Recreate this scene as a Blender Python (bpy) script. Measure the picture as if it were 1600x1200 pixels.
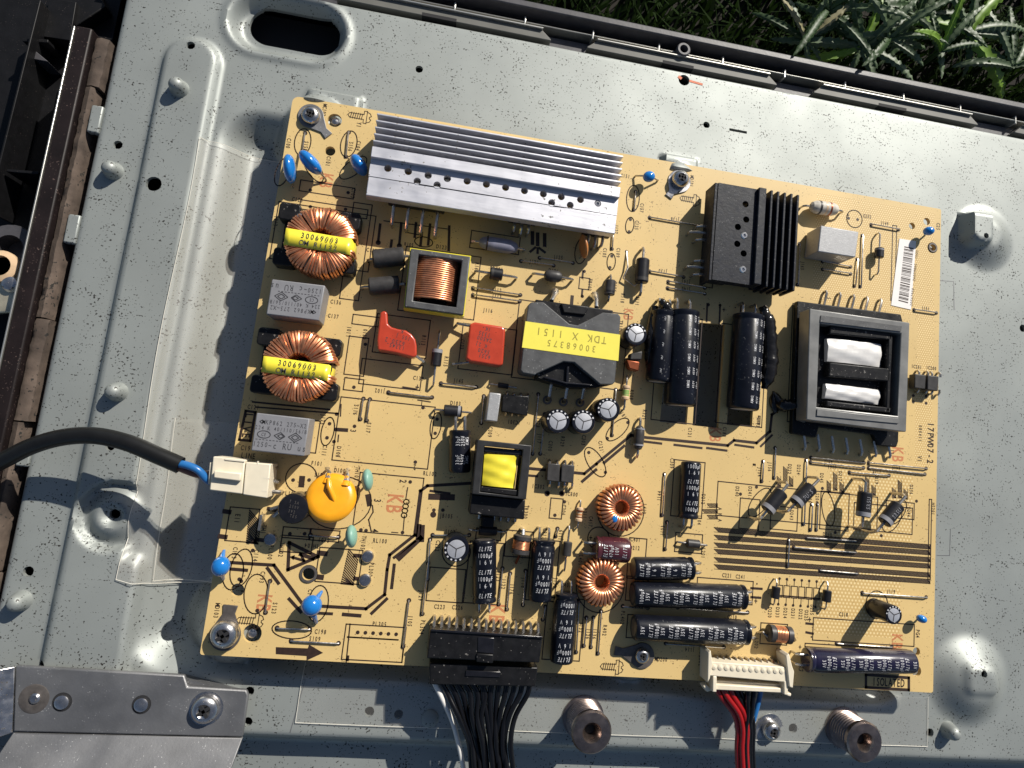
import bpy, bmesh, math, random
import numpy as np
from mathutils import Vector, Matrix
from mathutils.geometry import tessellate_polygon
random.seed(7)
R = math.radians
S = 0.001                      # all sizes below are millimetres; the scene is in metres
for o in list(bpy.data.objects): bpy.data.objects.remove(o)
scene = bpy.context.scene
COL = scene.collection

# ------------------------------------------------------------------ camera
CAM = np.array([60.256, 71.696, 229.098])            # mm, board frame (board corner = origin, board top = z 0)
AX = np.array([[0.98062199, -0.12345655, 0.15211509],
               [0.10146826, 0.98425901, 0.14470103],
               [0.16758494, 0.12646216, -0.97771295]])  # rows: world x,y,z seen in camera (right, up, forward)
FPX, CX, CY = 1050.0, 850.0, 550.0
cam = bpy.data.cameras.new('camera'); camo = bpy.data.objects.new('camera', cam); COL.objects.link(camo)
cam.sensor_width = 36.0; cam.lens = FPX/1600*36; cam.shift_x = (800-CX)/1600; cam.shift_y = -(600-CY)/1600
cam.clip_start = 0.005; cam.clip_end = 50
rt, up, fw = (Vector(AX[:, i]) for i in range(3))
m = Matrix((rt, up, -fw)).transposed().to_4x4(); m.translation = Vector(CAM)*S
camo.matrix_world = m
scene.camera = camo

# ------------------------------------------------------------------ light
SUN_EL = 35.5
SUN_AZ = (0.57, 0.8216)                                  # horizontal direction towards the sun
w = bpy.data.worlds.new('World'); scene.world = w; w.use_nodes = True
nt = w.node_tree; bg = nt.nodes['Background']
sky = nt.nodes.new('ShaderNodeTexSky'); sky.sky_type = 'NISHITA'; sky.sun_disc = False
sky.sun_elevation = R(SUN_EL); sky.sun_rotation = math.atan2(SUN_AZ[0], SUN_AZ[1])
nt.links.new(sky.outputs[0], bg.inputs[0]); bg.inputs[1].default_value = 0.054
sl = bpy.data.lights.new('sun', 'SUN'); sl.energy = 5.0; sl.angle = R(0.5); sl.color = (1, 0.95, 0.86)
so = bpy.data.objects.new('sun', sl); COL.objects.link(so)
d = Vector((SUN_AZ[0]*math.cos(R(SUN_EL)), SUN_AZ[1]*math.cos(R(SUN_EL)), math.sin(R(SUN_EL))))
so.rotation_euler = d.to_track_quat('Z', 'Y').to_euler()
vs = scene.view_settings; vs.view_transform = 'Standard'; vs.look = 'None'; vs.exposure = 0.25; vs.gamma = 1
vs.use_curve_mapping = False

# ------------------------------------------------------------------ helpers
def B(px, py, z=0.0):
    """place in the board frame (mm) of a point read off the photograph that lies at height z"""
    dv = AX @ np.array([(px-CX)/FPX, -(py-CY)/FPX, 1.0])
    s = (z-CAM[2])/dv[2]
    q = CAM+dv*s
    return (float(q[0]), float(q[1]), float(z))
def B2(px, py, z=0.0): return B(px, py, z)[:2]
def poly(pts, z=0.0): return [B2(x, y, z) for x, y in pts]

ORG = {}
def mk(name, geo, mat, parent=None, org=None, smooth=30, bevel=0, label=None, cat=None, group=None, kind=None, seg=2):
    V, F = geo
    if org is None:
        if parent is not None and parent.type == 'EMPTY': org = ORG[parent]
        else:
            a = np.array(V); org = ((a[:, 0].min()+a[:, 0].max())/2, (a[:, 1].min()+a[:, 1].max())/2, a[:, 2].min())
    me = bpy.data.meshes.new(name)
    me.from_pydata([((x-org[0])*S, (y-org[1])*S, (z-org[2])*S) for x, y, z in V], [], F)
    me.materials.append(M[mat] if isinstance(mat, str) else mat)
    if smooth:
        me.shade_smooth(); me.set_sharp_from_angle(angle=R(smooth))
    me.update()
    o = bpy.data.objects.new(name, me); COL.objects.link(o)
    place(o, org, parent)
    if bevel:
        b = o.modifiers.new('bevel', 'BEVEL'); b.width = bevel*S; b.segments = seg; b.limit_method = 'ANGLE'; b.angle_limit = R(40)
        b.harden_normals = False
    tag(o, label, cat, group, kind)
    return o
def place(o, org, parent):
    ORG[o] = org
    if parent is not None:
        p = ORG[parent]; o.parent = parent
        o.location = ((org[0]-p[0])*S, (org[1]-p[1])*S, (org[2]-p[2])*S)
    else: o.location = (org[0]*S, org[1]*S, org[2]*S)
def tag(o, label=None, cat=None, group=None, kind=None):
    if label: o['label'] = label
    if cat: o['category'] = cat
    if group: o['group'] = group
    if kind: o['kind'] = kind
    return o
def thing(name, org, label, cat, group=None):
    o = bpy.data.objects.new(name, None); o.empty_display_size = 0.005; COL.objects.link(o); place(o, org, None)
    return tag(o, label, cat, group)

def J(*gs):
    V = []; F = []
    for v, f in gs:
        n = len(V); V += list(v); F += [[i+n for i in q] for q in f]
    return V, F
def box(x0, x1, y0, y1, z0, z1):
    V = [(x, y, z) for z in (z0, z1) for x, y in ((x0, y0), (x1, y0), (x1, y1), (x0, y1))]
    return V, [[3, 2, 1, 0], [4, 5, 6, 7], [0, 1, 5, 4], [1, 2, 6, 5], [2, 3, 7, 6], [3, 0, 4, 7]]
def ccw(p):
    a = sum(p[i][0]*p[(i+1) % len(p)][1]-p[(i+1) % len(p)][0]*p[i][1] for i in range(len(p)))
    return list(p) if a > 0 else list(p)[::-1]
def circ(cx, cy, r, n=20, ry=None):
    return [(cx+r*math.cos(2*math.pi*i/n), cy+(ry or r)*math.sin(2*math.pi*i/n)) for i in range(n)]
def prism(pts, z0, z1, holes=()):
    loops = [ccw(pts)]+[ccw(h)[::-1] for h in holes]
    if len(loops) == 1:
        n = len(pts); p = loops[0]
        V = [(x, y, z0) for x, y in p]+[(x, y, z1) for x, y in p]
        return V, [list(range(n))[::-1], list(range(n, 2*n))]+[[i, (i+1) % n, (i+1) % n+n, i+n] for i in range(n)]
    flat = [q for l in loops for q in l]; n = len(flat)
    tris = tessellate_polygon([[Vector((x, y, 0)) for x, y in l] for l in loops])
    V = [(x, y, z0) for x, y in flat]+[(x, y, z1) for x, y in flat]; F = []
    for t in tris:
        a, b, c = (flat[i] for i in t)
        if (b[0]-a[0])*(c[1]-a[1])-(b[1]-a[1])*(c[0]-a[0]) < 0: t = t[::-1]
        F.append([i+n for i in t]); F.append(list(t)[::-1])
    k = 0
    for l in loops:
        for i in range(len(l)):
            a = k+i; b = k+(i+1) % len(l); F.append([a, b, b+n, a+n])
        k += len(l)
    return V, F
def frame_of(axis):
    a = Vector(axis).normalized()
    h = Vector((0, 0, 1)) if abs(a.z) < 0.9 else Vector((1, 0, 0))
    u = h.cross(a).normalized(); v = a.cross(u)
    return a, u, v
def lathe(prof, o, axis=(0, 0, 1), n=20):
    a, u, v = frame_of(axis); o = Vector(o); V = []; F = []
    for r, t in prof:
        for i in range(n):
            th = 2*math.pi*i/n
            V.append(tuple(o+a*t+u*(r*math.cos(th))+v*(r*math.sin(th))))
    for k in range(len(prof)-1):
        for i in range(n):
            j = (i+1) % n
            F.append([k*n+i, k*n+j, (k+1)*n+j, (k+1)*n+i])
    F.append(list(range(n))[::-1]); F.append(list(range((len(prof)-1)*n, len(prof)*n)))
    return V, F
def tube(path, r, n=7, closed=False):
    P = [Vector(p) for p in path]; k = len(P); V = []; F = []
    prev = None
    rr = r if isinstance(r, (list, tuple)) else [r]*k
    for i in range(k):
        if closed: t = (P[(i+1) % k]-P[i-1]).normalized()
        else: t = (P[min(i+1, k-1)]-P[max(i-1, 0)]).normalized()
        if prev is None: _, u, v = frame_of(t)
        else:
            u = (prev-t*prev.dot(t)).normalized(); v = t.cross(u)
        prev = u
        for j in range(n):
            th = 2*math.pi*j/n
            V.append(tuple(P[i]+u*(rr[i]*math.cos(th))+v*(rr[i]*math.sin(th))))
    for i in range(k if closed else k-1):
        for j in range(n):
            a = i*n+j; b = i*n+(j+1) % n; i2 = (i+1) % k
            F.append([a, b, i2*n+(j+1) % n, i2*n+j])
    if not closed: F.append(list(range(n))[::-1]); F.append(list(range((k-1)*n, k*n)))
    return V, F
def curve_pts(pts, n=8):
    """Catmull-Rom through points"""
    P = [Vector(p) for p in pts]; P = [P[0]*2-P[1]]+P+[P[-1]*2-P[-2]]; out = []
    for i in range(1, len(P)-2):
        for k in range(n):
            t = k/n; a, b, c, e = P[i-1], P[i], P[i+1], P[i+2]
            out.append(0.5*((2*b)+(c-a)*t+(2*a-5*b+4*c-e)*t*t+(3*b-a-3*c+e)*t**3))
    out.append(P[-2]); return out
def ell(c, rx, ry, rz, nu=18, nv=10, ang=0.0, tilt=None):
    V = []; F = []
    Mx = Matrix.Rotation(ang, 3, 'Z')
    if tilt: Mx = Mx @ Matrix.Rotation(tilt, 3, 'X')
    for i in range(nv+1):
        ph = math.pi*i/nv-math.pi/2
        for j in range(nu):
            th = 2*math.pi*j/nu
            q = Mx @ Vector((rx*math.cos(ph)*math.cos(th), ry*math.cos(ph)*math.sin(th), rz*math.sin(ph)))
            V.append((c[0]+q.x, c[1]+q.y, c[2]+q.z))
    for i in range(nv):
        for j in range(nu):
            k = (j+1) % nu
            F.append([i*nu+j, i*nu+k, (i+1)*nu+k, (i+1)*nu+j])
    return V, F
def rrect(x0, x1, y0, y1, r, n=5):
    P = []
    for cx, cy, a in ((x1-r, y1-r, 0), (x0+r, y1-r, 90), (x0+r, y0+r, 180), (x1-r, y0+r, 270)):
        for i in range(n+1):
            t = R(a+90*i/n); P.append((cx+r*math.cos(t), cy+r*math.sin(t)))
    return P
def obox(p0, p1, wd, z0, z1):
    """box along a line p0-p1 (mm) of width wd"""
    a = Vector(p0[:2]); b = Vector(p1[:2]); t = (b-a).normalized(); n = Vector((-t.y, t.x))*wd/2
    return prism([tuple(a-n), tuple(b-n), tuple(b+n), tuple(a+n)], z0, z1)

# ------------------------------------------------------------------ lettering (flat print)
GL = {}
def glyph(ch, bold=False):
    key = (ch, bold)
    if key not in GL:
        cu = bpy.data.curves.new('t', 'FONT'); cu.body = ch; cu.size = 1; cu.resolution_u = 2; cu.offset = 0.022 if bold else 0.004
        ob = bpy.data.objects.new('t', cu); COL.objects.link(ob)
        dg = bpy.context.evaluated_depsgraph_get(); me = bpy.data.meshes.new_from_object(ob.evaluated_get(dg))
        v = [(q.co.x, q.co.y) for q in me.vertices]; f = [list(p.vertices) for p in me.polygons]
        xs = [q[0] for q in v] or [0, 0.3]
        GL[key] = (v, f, (min(xs)+max(xs))/2)
        bpy.data.objects.remove(ob); bpy.data.curves.remove(cu); bpy.data.meshes.remove(me)
    return GL[key]
for c in 'ABCDEFGHIJKLMNOPQRSTUVWXYZ0123456789abcdefghijklmnopqrstuvwxyz+-~/.()%µ*': glyph(c); glyph(c, True)
def text2(s, h, adv=0.47, cond=0.66, it=0.0, bold=False):
    """centred 2-D lettering of cap height h (mm)"""
    k = h/0.7; V = []; F = []; n = len(s)
    for i, ch in enumerate(s):
        if ch == ' ': continue
        v, f, mid = glyph(ch, bold); x0 = (i-(n-1)/2)*adv*k; b = len(V)
        V += [((x-mid)*k*cond+x0+it*(y-0.35)*k, (y-0.35)*k) for x, y in v]; F += [[q+b for q in p] for p in f]
    return V, F
def flat_text(s, h, c, ang, z, **kw):
    V, F = text2(s, h, **kw); ca, sa = math.cos(ang), math.sin(ang)
    return [(c[0]+x*ca-y*sa, c[1]+x*sa+y*ca, z) for x, y in V], F
def wrap_text(s, h, c, dx, dy, r, a0=0.0, **kw):
    """lettering on a lying can: text x runs round the can, y along its axis"""
    V, F = text2(s, h, **kw); out = []
    for x, y in V:
        a = x/r+a0
        out.append((c[0]+dy[0]*y+r*math.sin(a)*dx[0], c[1]+dy[1]*y+r*math.sin(a)*dx[1], c[2]+r*math.cos(a)))
    return out, F

# ------------------------------------------------------------------ materials
M = {}
def mat(name, col, rough=0.5, metal=0.0, var=0.0, vscale=300, bump=0.0, bscale=900, spec=0.5, coat=0.0, specks=0.0, speckscale=900, speckcol=(0.02, 0.018, 0.015), aniso=None, rvar=0.0, sss=0.0):
    m = bpy.data.materials.new(name); m.use_nodes = True; nt = m.node_tree; b = nt.nodes['Principled BSDF']
    b.inputs['Roughness'].default_value = rough; b.inputs['Metallic'].default_value = metal
    b.inputs['Specular IOR Level'].default_value = spec; b.inputs['Coat Weight'].default_value = coat
    b.inputs['Coat Roughness'].default_value = 0.08
    c = (*col, 1); b.inputs['Base Color'].default_value = c
    tc = nt.nodes.new('ShaderNodeTexCoord'); src = tc.outputs['Object']
    def noise(scale, detail=4, stretch=None):
        n = nt.nodes.new('ShaderNodeTexNoise'); n.inputs['Scale'].default_value = scale; n.inputs['Detail'].default_value = detail
        if stretch:
            mp = nt.nodes.new('ShaderNodeMapping'); mp.inputs['Scale'].default_value = stretch
            nt.links.new(src, mp.inputs[0]); nt.links.new(mp.outputs[0], n.inputs[0])
        else: nt.links.new(src, n.inputs[0])
        return n
    out = None
    if var:
        n = noise(vscale, 5, aniso); mx = nt.nodes.new('ShaderNodeMix'); mx.data_type = 'RGBA'
        mx.inputs['A'].default_value = (*[max(0, q*(1-var)) for q in col], 1); mx.inputs['B'].default_value = (*[min(1, q*(1+var)) for q in col], 1)
        mr = nt.nodes.new('ShaderNodeMapRange'); mr.inputs[1].default_value = 0.3; mr.inputs[2].default_value = 0.7
        nt.links.new(n.outputs[0], mr.inputs[0]); nt.links.new(mr.outputs[0], mx.inputs['Factor']); out = mx.outputs['Result']
    if specks:
        n = noise(speckscale, 2); n2 = noise(speckscale*0.12, 2)
        ad = nt.nodes.new('ShaderNodeMath'); ad.operation = 'MULTIPLY_ADD'; ad.inputs[1].default_value = 0.35
        nt.links.new(n2.outputs[0], ad.inputs[0]); nt.links.new(n.outputs[0], ad.inputs[2])
        mr = nt.nodes.new('ShaderNodeMapRange'); mr.inputs[1].default_value = 0.94-specks; mr.inputs[2].default_value = 0.97-specks
        nt.links.new(ad.outputs[0], mr.inputs[0])
        mx = nt.nodes.new('ShaderNodeMix'); mx.data_type = 'RGBA'
        if out: nt.links.new(out, mx.inputs['A'])
        else: mx.inputs['A'].default_value = c
        mx.inputs['B'].default_value = (*speckcol, 1); nt.links.new(mr.outputs[0], mx.inputs['Factor']); out = mx.outputs['Result']
        if metal > 0.1:
            im = nt.nodes.new('ShaderNodeMath'); im.operation = 'MULTIPLY_ADD'; im.inputs[1].default_value = -metal; im.inputs[2].default_value = metal
            nt.links.new(mr.outputs[0], im.inputs[0]); nt.links.new(im.outputs[0], b.inputs['Metallic'])
    if out: nt.links.new(out, b.inputs['Base Color'])
    if rvar:
        n = noise(vscale*0.7, 5); mr = nt.nodes.new('ShaderNodeMapRange'); mr.inputs[1].default_value = .3; mr.inputs[2].default_value = .7
        mr.inputs[3].default_value = max(0.03, rough-rvar); mr.inputs[4].default_value = min(1, rough+rvar)
        nt.links.new(n.outputs[0], mr.inputs[0]); nt.links.new(mr.outputs[0], b.inputs['Roughness'])
    if bump:
        n = noise(bscale, 3, aniso); bp = nt.nodes.new('ShaderNodeBump'); bp.inputs['Strength'].default_value = bump; bp.inputs['Distance'].default_value = 0.0002
        nt.links.new(n.outputs[0], bp.inputs['Height']); nt.links.new(bp.outputs[0], b.inputs['Normal'])
    if sss:
        b.inputs['Subsurface Weight'].default_value = sss; b.inputs['Subsurface Radius'].default_value = (0.002, 0.001, 0.0005)
    M[name] = m; return m
mat('plate', (0.305, 0.325, 0.312), 0.54, 0.42, var=0.08, vscale=38, bump=0.04, bscale=2500, specks=0.118, speckscale=1350, rvar=0.05)
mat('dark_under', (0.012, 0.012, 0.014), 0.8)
mat('board_edge', (0.55, 0.36, 0.13), 0.7)
mat('silk', (0.028, 0.014, 0.009), 0.55, var=0.3, vscale=900)
mat('red_ink', (0.62, 0.16, 0.07), 0.6, var=0.25, vscale=1500)
mat('alu', (0.60, 0.60, 0.645), 0.5, 0.7, var=0.1, vscale=250, bump=0.2, bscale=700, aniso=(0.15, 1, 1), rvar=0.08, specks=0.06, speckscale=700, speckcol=(0.2, 0.19, 0.18))
mat('alu_black', (0.006, 0.008, 0.015), 0.5, 0.0, spec=0.3, var=0.3, vscale=500, bump=0.25, bscale=900, specks=0.08, speckscale=2500, speckcol=(0.15, 0.15, 0.15), rvar=0.1)
mat('ferrite', (0.075, 0.076, 0.078), 0.5, 0.1, var=0.2, vscale=350, bump=0.15, bscale=900, rvar=0.1, specks=0.08, speckscale=1300, speckcol=(0.2, 0.2, 0.2))
mat('ferrite_dark', (0.022, 0.022, 0.023), 0.45, var=0.2, vscale=350, bump=0.12, bscale=900, rvar=0.1, spec=0.4)
mat('label_ink', (0.30, 0.24, 0.03), 0.6)
mat('ferrite_pale', (0.19, 0.19, 0.185), 0.4, 0.3, var=0.18, vscale=160, bump=0.12, bscale=800, rvar=0.1)
mat('black_plastic', (0.007, 0.007, 0.008), 0.45, spec=0.28, var=0.4, vscale=400, bump=0.15, bscale=1200, rvar=0.1, specks=0.08, speckscale=1400, speckcol=(0.16, 0.15, 0.14))
mat('black_gloss', (0.010, 0.010, 0.013), 0.22, var=0.3, vscale=300, bump=0.2, bscale=500)
mat('sleeve', (0.006, 0.007, 0.012), 0.3, spec=0.28, var=0.3, vscale=300, bump=0.12, bscale=450, coat=0.08, specks=0.06, speckscale=1500, speckcol=(0.12, 0.12, 0.12))
mat('sleeve_violet', (0.012, 0.010, 0.030), 0.22, var=0.3, vscale=300, bump=0.12, bscale=450, coat=0.4)
mat('sleeve_maroon', (0.065, 0.016, 0.022), 0.25, var=0.25, vscale=300, bump=0.12, bscale=450, coat=0.3)
mat('white_ink', (0.56, 0.56, 0.58), 0.5, var=0.25, vscale=2200)
mat('grey_ink', (0.035, 0.035, 0.04), 0.6, var=0.4, vscale=2500)
mat('can_top', (0.72, 0.72, 0.74), 0.36, 0.7, var=0.08, vscale=700, bump=0.1, bscale=1200)
mat('copper', (0.72, 0.31, 0.16), 0.33, 0.8, var=0.25, vscale=500, rvar=0.08)
mat('copper_dark', (0.28, 0.075, 0.03), 0.4, 0.6, var=0.3, vscale=500)
mat('tin', (0.50, 0.47, 0.43), 0.28, 0.9, var=0.2, vscale=900, bump=0.1, bscale=1500, rvar=0.08)
mat('solder', (0.70, 0.69, 0.68), 0.2, 0.9, var=0.15, vscale=900, bump=0.2, bscale=700)
mat('steel', (0.50, 0.49, 0.49), 0.26, 0.95, var=0.2, vscale=500, bump=0.15, bscale=900, rvar=0.1, specks=0.1, speckscale=1100, speckcol=(.05, .045, .04))
mat('steel_dull', (0.21, 0.21, 0.215), 0.5, 0.7, var=0.16, vscale=120, bump=0.14, bscale=1400, rvar=0.1, specks=0.05, speckscale=2200, speckcol=(.4, .4, .4))
mat('lug', (0.13, 0.115, 0.105), 0.45, 0.5, var=0.25, vscale=500)
mat('bolt', (0.27, 0.215, 0.19), 0.3, 0.95, var=0.2, vscale=500, bump=0.12, bscale=900, rvar=0.08)
mat('tape_yellow', (0.78, 0.66, 0.05), 0.32, var=0.06, vscale=300, bump=0.25, bscale=260)
mat('tape_yellow_matt', (0.80, 0.70, 0.09), 0.5, var=0.03, vscale=300)
mat('tape_white', (0.66, 0.645, 0.63), 0.32, var=0.05, vscale=300, bump=0.5, bscale=180)
mat('red_film', (0.46, 0.05, 0.022), 0.28, var=0.12, vscale=250, bump=0.1, bscale=500, coat=0.3, specks=0.04, speckscale=1000, speckcol=(.25, .03, .01))
mat('grey_case', (0.205, 0.205, 0.22), 0.5, var=0.06, vscale=500, bump=0.08, bscale=2000)
mat('grey_pale', (0.36, 0.36, 0.365), 0.42, 0.2, var=0.08, vscale=900, bump=0.25, bscale=2200, specks=0.1, speckscale=2600, speckcol=(.55, .55, .55))
mat('blue_epoxy', (0.012, 0.17, 0.52), 0.16, var=0.1, vscale=300, coat=0.5, bump=0.08, bscale=300)
mat('varistor', (0.80, 0.34, 0.010), 0.3, var=0.08, vscale=250, bump=0.15, bscale=300, coat=0.2)
mat('green_epoxy', (0.19, 0.36, 0.29), 0.45, var=0.08, vscale=300)
mat('resistor_tan', (0.60, 0.42, 0.26), 0.4, var=0.1, vscale=400)
mat('resistor_green', (0.22, 0.36, 0.10), 0.35)
mat('resistor_grey', (0.20, 0.20, 0.26), 0.4, var=0.2, vscale=400)
mat('ceramic', (0.50, 0.46, 0.40), 0.55, var=0.25, vscale=600, bump=0.5, bscale=600)
mat('orange_disc', (0.45, 0.17, 0.05), 0.4, var=0.15)
mat('diode', (0.014, 0.014, 0.017), 0.42, spec=0.35, var=0.3, vscale=500, bump=0.15, bscale=900)
mat('diode_grey', (0.042, 0.040, 0.040), 0.45, spec=0.35, var=0.3, vscale=500, bump=0.15, bscale=900)
mat('band', (0.24, 0.24, 0.26), 0.45)
mat('nylon', (0.72, 0.645, 0.50), 0.4, var=0.05, vscale=300, sss=0.0)
mat('nylon_shadow', (0.70, 0.64, 0.52), 0.45)
mat('glue', (0.010, 0.009, 0.009), 0.2, var=0.4, vscale=300, bump=0.9, bscale=420)
mat('cable', (0.009, 0.009, 0.009), 0.35, spec=0.35, var=0.2, vscale=300, bump=0.05, bscale=800)
mat('wire_black', (0.005, 0.005, 0.006), 0.22, spec=0.4)
mat('wire_white', (0.72, 0.70, 0.66), 0.35)
mat('wire_red', (0.27, 0.007, 0.007), 0.22, coat=0.3)
mat('wire_blue', (0.02, 0.13, 0.36), 0.3)
mat('wire_brown', (0.22, 0.085, 0.055), 0.35)
mat('paper', (0.80, 0.76, 0.73), 0.6, var=0.03, vscale=400)
mat('bezel', (0.006, 0.006, 0.007), 0.5, spec=0.25, var=0.3, vscale=250, bump=0.15, bscale=900, specks=0.06, speckscale=2000, speckcol=(0.06, 0.05, 0.045))
mat('bezel_rail', (0.06, 0.058, 0.064), 0.45, var=0.2, vscale=250, bump=0.15, bscale=900)
mat('flange', (0.12, 0.118, 0.105), 0.55, 0.0, var=0.15, vscale=90)
mat('lip', (0.58, 0.57, 0.53), 0.3, 0.8)
mat('dirty_foam', (0.085, 0.062, 0.048), 0.9, var=0.45, vscale=160, bump=0.8, bscale=500, specks=0.12, speckscale=700)
mat('frame_side', (0.012, 0.008, 0.008), 0.5, spec=0.25, var=0.4, vscale=120, bump=0.2, bscale=500, specks=0.07, speckscale=1800, speckcol=(0.10, 0.07, 0.06))
mat('zinc', (0.62, 0.56, 0.42), 0.35, 0.7, var=0.25, vscale=200, bump=0.2, bscale=600)
mat('soil', (0.012, 0.010, 0.007), 0.95, var=0.5, vscale=60, bump=1.0, bscale=250)
mat('leaf', (0.045, 0.085, 0.028), 0.5, var=0.3, vscale=120, bump=0.6, bscale=400)
mat('leaf_pale', (0.095, 0.14, 0.07), 0.48, var=0.3, vscale=120, bump=0.6, bscale=400)
mat('leaf_bright', (0.15, 0.27, 0.025), 0.45, var=0.25, vscale=100)
mat('grass', (0.014, 0.028, 0.006), 0.9, spec=0.1, var=0.4, vscale=60)
mat('straw', (0.28, 0.25, 0.13), 0.7, var=0.3, vscale=100)
for n in ('leaf', 'leaf_pale', 'leaf_bright', 'grass'):
    nt_ = M[n].node_tree; b_ = nt_.nodes['Principled BSDF']
    tr = nt_.nodes.new('ShaderNodeBsdfTranslucent'); mxs = nt_.nodes.new('ShaderNodeMixShader'); mxs.inputs[0].default_value = 0.25
    tr.inputs[0].default_value = (*[q*1.4 for q in b_.inputs['Base Color'].default_value[:3]], 1)
    outn = nt_.nodes['Material Output']
    nt_.links.new(b_.outputs[0], mxs.inputs[1]); nt_.links.new(tr.outputs[0], mxs.inputs[2]); nt_.links.new(mxs.outputs[0], outn.inputs[0])
# clear plastic film: see-through with a weak gloss
def film_mat(name, milky):
    m = bpy.data.materials.new(name); m.use_nodes = True; nt = m.node_tree; nt.nodes.remove(nt.nodes['Principled BSDF'])
    t = nt.nodes.new('ShaderNodeBsdfTransparent'); t.inputs[0].default_value = (1, 1, 1, 1)
    g = nt.nodes.new('ShaderNodeBsdfGlossy'); g.inputs[1].default_value = 0.3; g.inputs[0].default_value = (0.9, 0.9, 0.9, 1)
    df = nt.nodes.new('ShaderNodeBsdfDiffuse'); df.inputs[0].default_value = (0.9, 0.86, 0.76, 1)
    mx0 = nt.nodes.new('ShaderNodeMixShader'); mx0.inputs[0].default_value = milky
    nt.links.new(t.outputs[0], mx0.inputs[1]); nt.links.new(df.outputs[0], mx0.inputs[2])
    mx = nt.nodes.new('ShaderNodeMixShader'); mx.inputs[0].default_value = 0.09
    nt.links.new(mx0.outputs[0], mx.inputs[1]); nt.links.new(g.outputs[0], mx.inputs[2])
    tc = nt.nodes.new('ShaderNodeTexCoord'); n = nt.nodes.new('ShaderNodeTexNoise'); n.inputs['Scale'].default_value = 45; n.inputs['Detail'].default_value = 4
    bp = nt.nodes.new('ShaderNodeBump'); bp.inputs['Strength'].default_value = 0.5; bp.inputs['Distance'].default_value = 0.001
    nt.links.new(tc.outputs['Object'], n.inputs[0]); nt.links.new(n.outputs[0], bp.inputs['Height']); nt.links.new(bp.outputs[0], g.inputs['Normal'])
    nt.links.new(mx.outputs[0], nt.nodes['Material Output'].inputs[0]); M[name] = m
film_mat('film', 0.07)
film_mat('film_milky', 0.14)
film_mat('film_glint', 0.6)
# board laminate: tan phenolic paper, the copper lattice on its back shows through as a pale honeycomb along the right side
def board_mat():
    m = mat('board', (0.635, 0.455, 0.195), 0.45, var=0.06, vscale=28, rvar=0.09, bump=0.05, bscale=1500, specks=0.075, speckscale=1700, speckcol=(0.22, 0.14, 0.06))
    nt = m.node_tree; b = nt.nodes['Principled BSDF']
    base = b.inputs['Base Color'].links[0].from_socket
    tc = nt.nodes.new('ShaderNodeTexCoord'); sp = nt.nodes.new('ShaderNodeSeparateXYZ'); nt.links.new(tc.outputs['Object'], sp.inputs[0])
    def mth(op, a, b_=None, c_=None):
        n = nt.nodes.new('ShaderNodeMath'); n.operation = op
        for i, v in enumerate((a, b_, c_)):
            if v is None: continue
            if isinstance(v, (int, float)): n.inputs[i].default_value = v
            else: nt.links.new(v, n.inputs[i])
        return n.outputs[0]
    x, y = sp.outputs[0], sp.outputs[1]
    def lattice(k):
        c1 = mth('COSINE', mth('MULTIPLY', y, k))
        c2 = mth('COSINE', mth('MULTIPLY_ADD', y, k*0.5, mth('MULTIPLY', x, k*0.866)))
        c3 = mth('COSINE', mth('MULTIPLY_ADD', y, k*0.5, mth('MULTIPLY', x, -k*0.866)))
        s = mth('ADD', mth('ADD', c1, c2), c3)
        mr = nt.nodes.new('ShaderNodeMapRange'); mr.inputs[1].default_value = -0.2; mr.inputs[2].default_value = 1.6; nt.links.new(s, mr.inputs[0])
        return mr.outputs[0]
    fine = lattice(2*math.pi/0.00085); coarse = lattice(2*math.pi/0.00120)
    # region of the lattice: right-hand strips
    def rng(v, lo, hi):
        a = mth('GREATER_THAN', v, lo); b2 = mth('LESS_THAN', v, hi); return mth('MULTIPLY', a, b2)
    r1 = mth('MULTIPLY', rng(x, 0.196, 0.247), rng(y, 0.138, 0.181))
    r2 = mth('MULTIPLY', rng(x, 0.2405, 0.2475), rng(y, 0.080, 0.150))
    r3 = mth('MULTIPLY', rng(x, 0.206, 0.240), rng(y, 0.046, 0.078))
    r4 = mth('MULTIPLY', rng(x, 0.203, 0.236), rng(y, 0.018, 0.040))
    ra = mth('MINIMUM', mth('ADD', r1, r2), 1.0); rb_ = mth('MINIMUM', mth('ADD', r3, r4), 1.0)
    reg = mth('MINIMUM', mth('ADD', ra, rb_), 1.0)
    fac = mth('MULTIPLY', mth('ADD', mth('MULTIPLY', fine, ra), mth('MULTIPLY', coarse, mth('SUBTRACT', reg, ra))), 0.7)
    mx = nt.nodes.new('ShaderNodeMix'); mx.data_type = 'RGBA'; nt.links.new(fac, mx.inputs['Factor']); nt.links.new(base, mx.inputs['A'])
    mx.inputs['B'].default_value = (0.86, 0.70, 0.38, 1)
    # slightly darker laminate in the lattice area
    dk = nt.nodes.new('ShaderNodeMix'); dk.data_type = 'RGBA'; nt.links.new(mth('MULTIPLY', reg, 0.45), dk.inputs['Factor']); nt.links.new(base, dk.inputs['A'])
    dk.inputs['B'].default_value = (0.50, 0.31, 0.10, 1); nt.links.new(dk.outputs['Result'], mx.inputs['A'])
    nt.links.new(mx.outputs['Result'], b.inputs['Base Color'])
board_mat()
# ------------------------------------------------------------------ ground and cabinet below
PZ = -10.0
XL, YT = -63.2, 227.2
mk('ground', ([(-4000, -4000, -46), (4000, -4000, -46), (4000, 4000, -46), (-4000, 4000, -46)], [[0, 1, 2, 3]]), 'soil', org=(0, 0, -46), kind='structure')

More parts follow.
